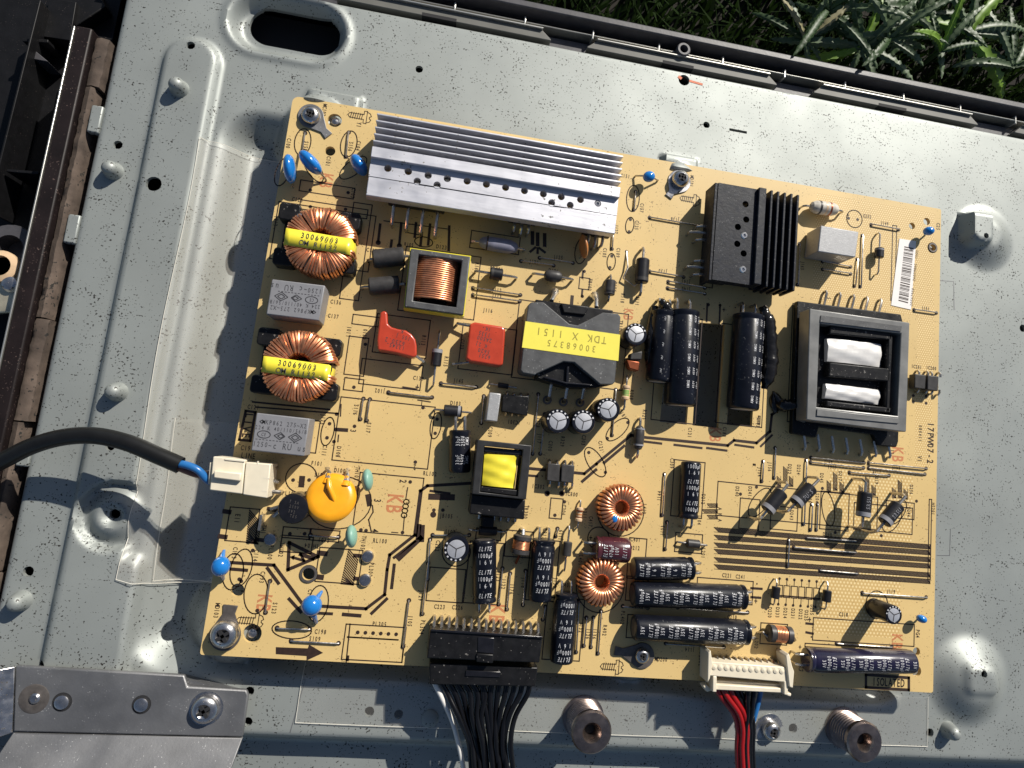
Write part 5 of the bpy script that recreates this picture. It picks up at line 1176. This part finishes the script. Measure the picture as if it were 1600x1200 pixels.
def white_tr():
    h = 11.5; zf = 3.0
    fl = [(1246, 470), (1408, 491), (1411, 503), (1404, 690), (1401, 699), (1372, 696), (1366, 679), (1280, 667), (1275, 684), (1238, 677)]
    body = part('transformer', prism(poly(fl, zf), .4, zf), 'black_plastic', 'large transformer with pale ferrite frame and white tape-wrapped windings', bevel=.4)
    oq = [(1265.5, 482), (1421.5, 504), (1416, 675), (1260, 656)]; iq = [(1281, 505), (1408, 521), (1403, 650), (1276, 636)]
    sub('core', prism(poly(oq, h), 4.4, h, [poly(iq, h)]), 'ferrite_pale', body, bevel=.35)
    sub('core_bevel', prism(poly([(1282, 493), (1408, 510), (1407, 518), (1281, 503)], h), h+.01, h+.35), 'ferrite', body)
    sub('core_bevel', prism(poly([(1276, 639), (1403, 654), (1403, 662), (1275, 650)], h), h+.01, h+.45), 'ferrite_pale', body, bevel=.15)
    sub('core_foot', prism(poly([(1254, 492), (1262, 484), (1258, 660), (1247, 656)], 4.3), 1.5, 4.3), 'ferrite_pale', body)
    sub('bobbin', prism(poly([(1282, 507), (1407, 522), (1402, 648), (1277, 634)], 8), 3.0, 6.6), 'black_plastic', body)
    for q in ([(1298, 507), (1395, 519), (1394, 531), (1297, 521)], [(1297, 566), (1392, 576), (1391, 596), (1296, 588)], [(1293, 626), (1393, 637), (1392, 645), (1292, 635)], [(1390, 521), (1396, 522), (1391, 644), (1385, 643)]):
        sub('bobbin_wall', prism(poly(q, h-1.2), 4, h-1.4), 'black_plastic', body, bevel=.4)
    def wound(a, b, c_, d__, n=14):
        V = []; F = []; A, B_, C_, D_ = (Vector(B2(*q, h-2)) for q in (a, b, c_, d__))
        for i in range(n+1):
            u = i/n; z = h-2.6+1.5*math.sin(math.pi*min(1, .16+.84*u))**.6
            for j in range(9):
                v = j/8; p = A.lerp(B_, u).lerp(D_.lerp(C_, u), v); bow = .9*math.sin(math.pi*v); V.append((p.x, p.y, z-1.6+bow+.16*math.sin(u*19+v*7)+.14*math.sin(u*8-v*13)))
        for i in range(n):
            for j in range(8): F.append([i*9+j, i*9+j+1, (i+1)*9+j+1, (i+1)*9+j])
        m_ = len(V); V += [(x, y, 4.0) for x, y, z in V[:]]
        rim = [j for j in range(9)]+[i*9+8 for i in range(1, n+1)]+[n*9+j for j in range(7, -1, -1)]+[i*9 for i in range(n-1, 0, -1)]
        for p, q in zip(rim, rim[1:]+rim[:1]): F.append([q, p, p+m_, q+m_])
        return V, [f[::-1] for f in F]
    sub('tape_winding', wound((1295, 528), (1382, 537), (1380, 573), (1295, 564)), 'tape_white', body, smooth=50)
    sub('tape_winding', wound((1293, 599), (1380, 609), (1378, 632), (1291, 622)), 'tape_white', body, smooth=50)
    for i in range(5):
        a = B2(1288+21.3*i, 456+3.2*i); b = B2(1287+21.3*i, 480+3.3*i, 2)
        sub('pin', lead([(*a, 0), (a[0], a[1], 1.2), (a[0], a[1]-.8, 1.7), (b[0], b[1], 1.8)], .5), 'tin', body)
    for i in range(7):
        a = B2(1254.5+22*i, 702+2.1*i); b = B2(1256+22*i, 676+2.6*i, 2)
        sub('pin', lead([(*a, 0), (a[0], a[1], 1.2), (a[0], a[1]+.8, 1.7), (b[0], b[1], 1.8)], .5), 'tin', body)
white_tr()
def small_tr():
    h = 12.0
    q = [(746, 687), (831, 696), (822, 781), (737, 772)]; inn = [(757, 697), (817, 703), (809, 776), (750, 769)]
    body = part('transformer', prism(poly(q, h), 3, h, [poly(inn, h)]), 'ferrite_dark', 'small black-framed transformer with a yellow taped winding', bevel=.3)
    sub('bobbin', prism(poly([(737, 772), (821, 781), (819, 812), (733, 803)], 9), .8, 9), 'black_plastic', body, bevel=.4)
    sub('bobbin', prism(poly([(757, 698), (816, 704), (816, 712), (756, 706)], h-1), 2, h-1.2), 'black_gloss', body, bevel=.3)
    sub('bobbin', prism(poly([(750, 760), (810, 766), (809, 775), (749, 768)], h-1), 2, h-.8), 'black_plastic', body, bevel=.3)
    A, B_, C_, D_ = (Vector(B2(*p, h-2)) for p in ((757, 709), (808, 712), (803, 763), (753, 758))); V = []; F = []; n = 12
    for i in range(n+1):
        for j in range(n+1):
            u, v = i/n, j/n; p = A.lerp(B_, u).lerp(D_.lerp(C_, u), v)
            V.append((p.x, p.y, h-3.4+2.3*math.sin(math.pi*(.12+.76*u))**.7+.3*math.sin(v*3.1)+.18*math.sin(u*9+v*11)+.15*math.sin(v*17-u*5)))
    for i in range(n):
        for j in range(n): F.append([i*(n+1)+j+1, i*(n+1)+j, (i+1)*(n+1)+j, (i+1)*(n+1)+j+1][::-1])
    sub('tape_winding', (V, F), 'tape_yellow', body, smooth=60)
    sub('winding_core', prism(poly([(758, 712), (807, 715), (803, 760), (755, 757)], h-4), 2, h-3.6), 'black_plastic', body)
    for px in (748, 771, 781, 793, 804): c = B2(px, 810+(px-748)*.09); sub('pin', lead([(c[0], c[1]+2, 1.6), (c[0], c[1]+.3, 1.4), (*c, 0)], .5), 'tin', body)
small_tr()
part('mounting_tab', prism(poly([(753, 806), (768, 808), (768, 824), (752, 822)], 3), .2, 3), 'black_plastic', bevel=.3)

# ------------------------------------------------------------------ bare copper toroids and coils
def toroid(ctr, label, spot=False, ph=0.0):
    h = 7.2; c = B2(*ctr, h)
    body = part('toroid_inductor', ring(c, 6.6, 3.0, 1.4, h-.8), 'copper_dark', label)
    g = [torus_turn(c, ph+k*2*math.pi/31, 7.3+random.uniform(-.12, .15), 2.55, .9, h+random.uniform(-.08, .12), .50, .10, 6) for k in range(31)]
    sub('winding', J(*g), 'copper', body, smooth=60, kind='stuff')
    if spot: p = B2(961, 811, h+.6); sub('paint_spot', ell((p[0], p[1], h+.3), 1.0, 1.2, .5), 'blue_epoxy', body)
toroid((972, 794), 'bare copper toroid with a blue paint spot above the maroon capacitor', True)
toroid((941, 911), 'bare copper toroid below the maroon capacitor', False, .1)
def drum(a, b, r, zc, label, n=7, mt='diode_grey'):
    p = Vector(B(*a, zc)); q = Vector(B(*b, zc)); t = (q-p).normalized(); L = (q-p).length
    body = part('drum_inductor', lathe([(r*.8, 0), (r, .3), (r, L*.24), (r*.72, L*.27), (r*.72, L*.73), (r, L*.76), (r, L-.3), (r*.8, L)], p, t, 24), mt, label)
    _, u, v = frame_of(t); g = []
    for i in range(n):
        o = p+t*(L*(.3+.4*i/(n-1)))
        g.append(tube([o+u*(r*.88*math.cos(k*.628))+v*(r*.88*math.sin(k*.628)) for k in range(10)], L*.033, 6, True))
    sub('winding', J(*g), 'copper', body, smooth=60)
    return body, p, q
bd, p, q = drum((817, 836), (812, 866), 3.1, 3.4, 'upright copper wire coil on a dark core beside the lying capacitor')
sub('lead', lead([(*B2(815, 826), 0), (p.x, p.y+1.4, 3.5), (p.x, p.y, 4.0)], .7), 'solder', bd); sub('lead', lead([(*B2(806, 880), 0), (q.x, q.y-.8, 2.5), (q.x, q.y, 3.0)], .4), 'copper_dark', bd)
bd, p, q = drum((1200, 989), (1236, 993), 2.9, 3.2, 'lying dark drum coil with copper wire above the white wire connector')
sub('lead', lead([(*B2(1183, 988), 0), (p.x-1.5, p.y, 2.6), (p.x+.4, p.y-1.6, 3.0)], .4), 'tin', bd); sub('lead', lead([(*B2(1243, 1000), 0), (q.x+.9, q.y, 2.6), (q.x, q.y-1.2, 3.0)], .4), 'tin', bd)

# ------------------------------------------------------------------ small blue, yellow and green drops
def drop(ctr, rx, ry, rz, z, ang, label, leads, mt='blue_epoxy', name='ceramic_capacitor', tilt=None):
    c = B2(*ctr, z); body = part(name, ell((*c, z), rx, ry, rz, 20, 14, R(ang), tilt), mt, label, smooth=80)
    for a, blue in leads:
        p = B2(*a); d_ = Vector((c[0]-p[0], c[1]-p[1])); e = Vector(p)+d_*.55
        sub('lead', tube([(*p, 0), (p[0], p[1], .8), (e.x, e.y, z*.75)], [.35, .5, 1.0] if blue else .35, 8), mt if blue else 'tin', body, smooth=80)
    return body
drop((453, 264), 2.1, 4.8, 4.2, 5.2, 12, 'bright blue disc capacitor edge-on at the board edge beside the ring lug', [((458, 292), False), ((452, 244), False)], tilt=.3)
drop((485, 254), 2.3, 4.8, 4.2, 5.8, 52, 'blue disc capacitor leaning between two others near the silver heat sink', [((510, 282), False), ((470, 238), False)], tilt=.3)
drop((561, 258), 2.3, 4.0, 3.9, 5.0, 42, 'blue disc capacitor tucked against the end of the silver heat sink', [((545, 250), False), ((575, 275), False)])
drop((345, 885), 2.7, 3.0, 2.8, 4.5, 0, 'blue bead capacitor at the left board edge below the white mains plug', [((351, 860), True), ((350, 904), True)])
drop((487, 946), 3.1, 3.1, 3.0, 4.5, 0, 'blue bead capacitor with a pinched neck beside the printed arrow', [((503, 924), True), ((495, 972), True)])
drop((1014, 276), 2.3, 2.0, 2.0, 4.0, 20, 'blue bead capacitor between silver heat sink and ring lug', [((992, 276), False), ((1027, 283), False)])
drop((1451, 361), 2.1, 1.7, 2.0, 4.0, 10, 'small blue bead above the barcode sticker', [((1446, 366), False)])
drop((1440, 967), 1.9, 1.4, 1.7, 3.4, -15, 'small blue bead beside the lone standing capacitor', [((1434, 966), False)])
drop((574, 750), 1.8, 3.5, 3.6, 7.0, 10, 'pale green thermistor bead above the other green one', [((568, 762), False), ((575, 738), False)], 'green_epoxy', 'thermistor')
drop((549, 838), 1.8, 3.5, 3.6, 7.0, 10, 'pale green thermistor bead beside the hatched terminal patch', [((543, 850), False), ((552, 826), False)], 'green_epoxy', 'thermistor')
# varistor disc
c = B2(517, 778, 8); Mx = Matrix.Rotation(R(-14), 4, 'X')
def vdisc():
    V, F = lathe([(.05, -1.9), (5.2, -1.9), (6.8, -1.5), (7.55, -.6), (7.7, 0), (7.55, .6), (6.8, 1.5), (5.2, 1.85), (2.5, 1.75), (.05, 1.7)], (0, 0, 0), n=40)
    return [(c[0]+q.x, c[1]+q.y, 7.6+q.z) for q in (Mx @ Vector(v) for v in V)], F
var = part('varistor', vdisc(), 'varistor', 'round orange-yellow varistor disc lying against the black fuse', smooth=60)
sub('lead_ridge', tube([(*B2(513, 748, 9.0), 8.4), (*B2(514, 760, 9.6), 9.6), (*B2(520, 776, 9.4), 9.5), (*B2(525, 789, 8.6), 8.9)], [.6, .85, .8, .3], 8), 'varistor', var, smooth=80)
for a, b in (((514, 731), (512, 748)), ((546, 733), (541, 752))):
    p = B2(*a); q = B2(*b, 7.5); sub('lead', tube([(*p, 0), (p[0]-.4, p[1], 3.5), (q[0], q[1]+2, 6.4), (*q, 7.2)], [.4, .45, .6, 1.2], 8), 'solder' if a[0] > 530 else 'tin', var)
    sub('lead_neck', tube([(q[0], q[1]+1.6, 6.8), (q[0], q[1]-1.5, 7.6)], [.6, 1.6], 10), 'varistor', var, smooth=80)
# fuse
c = B2(458, 795, 10)
fu = part('fuse', lathe([(4.3, .2), (4.6, .6), (4.6, 9.2), (4.3, 9.9), (3.6, 10.0), (.05, 10.0)], (*c, 0), n=30), 'black_gloss', 'black round can fuse with faint lettering beside the yellow disc', smooth=40)
sub('print', J(*[flat_text(s, .9, (c[0]+dx, c[1]+dy), R(-8), 10.04, adv=.6) for s, dx, dy in (('T 5A', 0, 2.0), ('250V', .2, .6), ('392', -.3, -.8), ('TE5', .4, -2.2))]), 'lug', fu, smooth=0)
for px in ((424, 795), (428, 806)):
    e = B2(*px); sub('lead', lead([(*e, 0), (e[0], e[1], 1.0), (c[0]-4, c[1], 1.6)], .6), 'tin', fu)
# spade terminals
for px in ((422, 843), (574, 870), (570, 907)):
    c = B2(*px, 1); part('terminal_rivet', lathe([(2.0, 0), (2.0, .7), (1.7, 1.1), (1.2, 1.2), (.05, 1.0)], (*c, 0.02), n=20), 'steel')
part('terminal_blade', box(*[v for v in (B2(409, 830)[0]-.4, B2(409, 830)[0]+.4, B2(409, 826)[1], B2(412, 802)[1])], .1, 4.5), 'tin', bevel=.1)
c = B2(482, 897); part('eyelet', ring(c, 2.7, 1.92, .02, .3, 24), 'lug')
c = B2(1457, 387); part('eyelet', ring(c, 1.9, 1.32, .02, .3, 20), 'lug')

# ------------------------------------------------------------------ chips
def chip(q, h, z0, pins_a, pins_b, label, name='chip', mt='black_plastic'):
    p = poly(q, h); body = part(name, prism(p, z0, h), mt, label, bevel=.3)
    for (a, b, n) in (pins_a, pins_b):
        for i in range(n):
            t = i/(n-1) if n > 1 else .5; e = B2(a[0]+(b[0]-a[0])*t, a[1]+(b[1]-a[1])*t)
            cx_ = sum(v[1] for v in p)/4; s = 1 if e[1] > cx_ else -1
            sub('pin', lead([(*e, 0), (e[0], e[1], 1.2), (e[0], e[1]-s*.7, 1.9), (e[0], e[1]-s*1.8, 1.9)], .42), 'tin', body)
    return body
chip([(786, 616), (827, 619), (824, 650), (784, 643)], 4.6, .8, ((789, 648), (819, 650), 4), ((792, 613), (824, 616), 4), 'black eight-pin chip beside the narrow grey box capacitor')
chip([(856, 724), (875, 725), (874, 753), (854, 751)], 4.2, .8, ((858, 719), (870, 720), 2), ((857, 759), (871, 761), 2), 'dark optocoupler next to the small yellow transformer', 'optocoupler', 'diode_grey')
chip([(878, 725), (898, 727), (896, 755), (876, 753)], 4.2, .8, ((882, 720), (893, 721), 2), ((880, 761), (892, 762), 2), 'dark optocoupler beside the first one, towards the copper toroid', 'optocoupler', 'diode_grey')
chip([(1430, 584), (1447, 586), (1446, 608), (1429, 606)], 4.2, .8, ((1431, 580), (1445, 581), 2), ((1430, 613), (1443, 614), 2), 'dark optocoupler touching the white-wound transformer', 'optocoupler', 'diode_grey')
chip([(1450, 586), (1467, 588), (1466, 611), (1449, 609)], 4.2, .8, ((1451, 582), (1464, 583), 2), ((1451, 616), (1462, 617), 2), 'dark optocoupler at the right board edge', 'optocoupler', 'diode_grey')
part('transistor', prism(poly([(979, 562), (1000, 565), (998, 580), (983, 576)], 4.5), 1, 4.5), 'copper_dark', 'small brown three-legged transistor under the standing capacitor', bevel=.4)
part('transistor', prism(poly([(986, 552), (1004, 548), (1003, 562), (984, 562)], 4.8), 1, 4.8), 'diode_grey', bevel=.4)
# standing diode outline near the top
part('wire_loop', lead([(*B2(979, 393), 0), (*B2(979, 420), 1.5), (*B2(972, 436), 1.2), (*B2(990, 448), 1.0), (*B2(1003, 436), 0)], .3), 'tin')

# ------------------------------------------------------------------ barcode sticker (stuck to the laminate)
stq = poly([(1405, 373), (1431, 377), (1423, 484), (1392, 477)]); sp_ = part('barcode_sticker', prism(stq, .05, .2), 'paper', 'white barcode sticker beside the blank grey box capacitor')
g = []; rb = random.Random(11); A, B_, C_, D_ = (Vector(B2(*p)) for p in ((1412.5, 385), (1427, 388), (1418, 476), (1403, 472))); t = 0.0
while t < .985:
    wd = rb.choice((.007, .007, .013, .02)); a = A.lerp(D_, t); b = B_.lerp(C_, t); a2 = A.lerp(D_, min(1, t+wd)); b2 = B_.lerp(C_, min(1, t+wd))
    g.append(([(*a, .23), (*a2, .23), (*b2, .23), (*b, .23)], [[0, 1, 2, 3]])); t += wd+rb.choice((.008, .008, .014, .02))
ang = math.atan2((A-D_).y, (A-D_).x)
g.append(flat_text('20567958 - 26539862  1020', 1.15, (*(B_.lerp(C_, .52)+Vector((1.5, 0))),), ang, .23, adv=.56, cond=.85))
sub('bars', J(*g), 'silk', sp_, smooth=0)

# ------------------------------------------------------------------ connectors soldered to the board
# white mains socket (rear half) and its pins
h = 10.5
sock = part('mains_socket', prism(poly([(384, 722), (423, 725), (417.5, 778.5), (379, 773)], h), .3, h), 'nylon', 'white mains socket at the left edge of the board', bevel=.3)
for a, b in (((432, 731), (419, 731)), ((440, 768), (416, 768)), ((436, 752), (419, 748))):
    p = B2(*a); q = B2(*b, 5); sub('pin', lead([(*p, 0), (p[0], p[1], 3.0), (*q, 5)], .7), 'tin', sock)
for q in ([(402, 720.5), (403.5, 720.7), (403, 726), (401.5, 726)], [(412, 746), (421, 747), (421, 748.5), (412, 747.5)], [(409, 766), (417, 767), (417, 768.5), (409, 767.5)]):
    sub('slit', prism(poly(q, h), h-1, h+.05), 'nylon_shadow', sock)
# black header for the wide harness
h = 8.5
hd = part('black_header', prism(poly([(672, 984), (848, 995), (843, 1036), (667, 1029)], h), .3, h), 'black_plastic', 'wide black right-angle header at the lower edge of the board', bevel=.4)
sub('rim', prism(poly([(673, 983), (848, 994.5), (848, 998), (673, 986.5)], h+.6), h-.2, h+.6), 'black_gloss', hd, bevel=.15)
sub('latch_recess', prism(poly([(747, 995), (772, 996.5), (771, 1021), (746, 1019)], h), h+.01, h+.3), 'black_gloss', hd, bevel=.2)
for i in range(15):
    a = B2(679+11.4*i, 962+0.75*i); b = B2(678.5+11.6*i, 984+.75*i, 4)
    sub('pin', lead([(*a, 0), (a[0], a[1], 2.5), (a[0], a[1]-.9, 3.9), (b[0], b[1]-1, 4.2)], .52), 'tin', hd)
# white header
h = 6.5
wh = part('white_header', prism(poly([(1110, 1034), (1235, 1043), (1239, 1067), (1106, 1056)], h), .3, h), 'nylon', 'white header with a row of pins at the lower edge of the board', bevel=.3)
for q in ([(1105, 1019), (1109, 1015), (1112, 1036), (1108, 1058), (1104, 1066)], [(1226, 1024), (1231, 1020), (1236, 1040), (1239, 1048), (1237, 1074), (1231, 1072)]):
    sub('side_ear', prism(poly(q, h), .3, h+.9), 'nylon', wh, bevel=.3)
for i in range(12):
    a = B2(1117+9.5*i, 1024.5+.55*i); b = B2(1116+9.6*i, 1038+.55*i, 3)
    sub('pin', lead([(*a, 0), (a[0], a[1], 1.8), (a[0], a[1]-.8, 2.9), (b[0], b[1]-1, 3.2)], .45), 'tin', wh)
    sub('scallop', lathe([(.9, 0), (.9, 1.2), (.05, 1.5)], (*B2(1116+9.6*i, 1042+.6*i, h), h-1.0), n=10), 'nylon', wh)

# ------------------------------------------------------------------ terminal lugs of the board, and the screws through them (screws are things of their own)
def ring_lug(ctr, tip, r, label=None, mt='lug', tipw=1.5):
    c = Vector(B2(*ctr)); e = Vector(B2(*tip)); t = (e-c).normalized(); n = Vector((-t.y, t.x)); a0 = math.atan2(t.y, t.x)
    P = [(c.x+r*math.cos(a0+R(48)+R(264)*i/22), c.y+r*math.sin(a0+R(48)+R(264)*i/22)) for i in range(23)]
    L = (e-c).length
    P += [tuple(c+t*(L*.72)-n*tipw*.8), tuple(e-n*tipw), tuple(e+n*tipw), tuple(c+t*(L*.72)+n*tipw*.8)]
    return part('ring_lug', prism(P, .03, .55), mt, label, bevel=.12)
ring_lug((486, 182), (514, 213), 4.3, 'dull metal ring lug at the board corner by the long heat sink', 'steel_dull')
ring_lug((1061, 284), (1044, 308), 4.4, 'bright metal ring lug above the black heat sink', 'steel')
ring_lug((1003, 1024), (960, 1016), 4.2, 'dark metal ring lug above the threaded post')
ring_lug((352, 992), (361, 945), 4.6, 'dark ring lug with long neck at the board corner by the blue bead', tipw=2.2)
c = B2(486, 181, 1); cross_screw('cross_head_screw', (c[0], c[1], .56), 3.1, 2.6, 'cross-head screw in the ring lug at the corner beside the silver heat sink')
c = B2(1062, 281, 1); cross_screw('cross_head_screw', (c[0], c[1], .56), 3.2, 3.4, 'tall cross-head screw in the ring lug near the black heat sink')
c = B2(1003, 1024, 1); cross_screw('cross_head_screw', (c[0], c[1], .56), 2.5, 2.2, 'small cross-head screw in the dark ring lug above the threaded post')
c = B2(351, 991, 2); cross_screw('cross_head_screw', (c[0], c[1], .56), 4.1, 4.0, 'large shiny cross-head screw at the board corner beside the printed arrow')
# guide pins of the plate showing through board holes
for px in ((524, 189), (394, 990), (1457, 388)):
    c = B2(*px, -1); mk('guide_pin', lathe([(1.7, 0), (1.7, 12.5), (1.3, 13.3), (.05, 13.7)] if px[0] < 1000 else [(.8, 0), (.8, 12.5), (.05, 13.2)], (c[0], c[1], -14.4), n=20), 'steel', plate)

# ------------------------------------------------------------------ cables (each lifts out of its socket)
h = 10.5
ca = thing('power_cable', (*B2(330, 745, 6), .0), 'black mains cable with blue and brown cores in a white plug', 'cable')
mk('plug', prism(poly([(333, 713), (383, 718.5), (378, 772), (327, 766)], h), 2.0, h), 'nylon', ca, bevel=.35)
mk('plug_key', prism(poly([(335, 735), (378, 739), (376, 752), (334, 747)], h+1), h, h+1.5), 'nylon', ca, bevel=.4)
mk('plug_rail', prism(poly([(352, 716), (383, 719), (382.5, 722), (351.5, 719)], h), h, h+.3), 'nylon_shadow', ca, bevel=.1)
mk('plug_lip', prism(poly([(327.5, 722), (332, 723), (328, 757), (324.5, 756)], h-1), 3.5, h-1), 'nylon', ca, bevel=.3)
zc = 6.0
sh = curve_pts([B(-60, 752, -4), B(0, 722, 0), B(50, 697, 3), B(100, 683, 5), B(150, 681, 6.5), B(200, 692, 7.5), B(245, 711, 8), B(282, 727, 8)], 10)
mk('sheath', tube(sh, 2.55, 16), 'cable', ca, smooth=80)
mk('core_wire', tube(curve_pts([B(276, 724, 8.6), B(292, 727, 9), B(310, 735, 9), B(324, 750, 7.5), B(333, 752, 6.5)], 6), 1.15, 12), 'wire_blue', ca, smooth=80)
mk('core_wire', tube(curve_pts([B(276, 729, 7.5), B(293, 736, 7.5), B(308, 741, 7), B(322, 741, 6.2), B(334, 738, 5.5)], 6), 1.1, 12), 'wire_brown', ca, smooth=80)
# wide black harness
ha = thing('wire_harness', (*B2(755, 1060, 4), -2), 'wide black plug with a bundle of black wires and one white wire', 'wire harness')
mk('plug', prism(poly([(671, 1036), (841, 1043), (836, 1073), (671, 1070)], 6.2), .5, 6.2), 'black_plastic', ha, bevel=.4)
mk('plug_latch', prism(poly([(745, 1020.5), (771, 1022), (770, 1036), (744, 1034)], 8.8), 6.3, 9.3), 'black_plastic', ha, bevel=.3)
mk('plug_panel', prism(poly([(728, 1047), (782, 1049), (781, 1058), (727, 1056)], 6.2), 6.22, 6.6), 'black_gloss', ha, bevel=.15)
def wire(root, pts, r, mt): mk('wire', tube(curve_pts(pts, 8), r, 10), mt, root, smooth=80)
wire(ha, [B(678, 1066, 3), B(690, 1090, 2.2), B(706, 1125, 0), B(716, 1160, -1.5), B(724, 1200, -2.2), B(728, 1240, -3)], .78, 'wire_white')
n = 13
for i in range(n):
    t = i/(n-1); xa = 688+140*t; rb = random.Random(40+i); xe = 733+62*t+rb.uniform(-3, 3)
    wire(ha, [B(xa, 1064, 3), B(xa+(12 if t < .5 else -4), 1085, 2.6), B((xa+xe)/2+(6-14*t), 1120, 1.5+rb.uniform(0, 2.5)), B(xe, 1160, 0.5+rb.uniform(0, 3)), B(xe+4, 1205, 0+rb.uniform(0, 2.5)), B(xe+7, 1250, -1)], .85, 'wire_black')
wa = thing('wire_harness', (*B2(1170, 1080, 4), -2), 'white plug with red, black and blue wires below the drum coil', 'wire harness')
mk('plug', prism(poly([(1117, 1069), (1226, 1076), (1226, 1083), (1114, 1078)], 5.6), .2, 5.6), 'nylon', wa, bevel=.3)
mk('plug', prism(poly([(1119, 1063), (1224, 1069.5), (1225, 1075.5), (1118, 1068.5)], 3.8), .2, 3.8), 'nylon_shadow', wa, bevel=.1)
for q in ([(1113.5, 1056), (1119.5, 1056), (1119, 1081), (1112.5, 1081)], [(1224.5, 1063), (1231, 1065), (1230, 1086), (1224, 1085)]):
    mk('plug_arm', prism(poly(q, 6.2), .2, 6.6), 'nylon', wa, bevel=.3)
for q in ([(1098, 1072), (1103, 1069), (1114, 1078), (1104, 1081)], [(1228, 1082), (1236, 1083), (1235, 1088), (1229, 1087)]):
    mk('plug_tab', prism(poly(q, 4), 1, 4.4), 'nylon', wa, bevel=.3)
for i, (xa, xe, mt, zz) in enumerate(((1118, 1156, 'wire_red', 2.0), (1128, 1163, 'wire_red', 3.0), (1139, 1170, 'wire_red', 2.2), (1148, 1176, 'wire_black', 1.5), (1156, 1180, 'wire_black', 1.0), (1168, 1168, 'wire_black', 2.5), (1178, 1173, 'wire_black', 1.8), (1190, 1177, 'wire_blue', .2))):
    wire(wa, [B(xa, 1074, 2.5), B(xa+(xe-xa)*.25, 1090, zz+.4), B(xa+(xe-xa)*.75, 1115, zz), B(xe-3, 1140, zz-.6), B(xe-4, 1170, zz-1.2), B(xe-2, 1210, zz-2), B(xe, 1250, zz-3)], .95 if 'red' in mt else .85, mt)
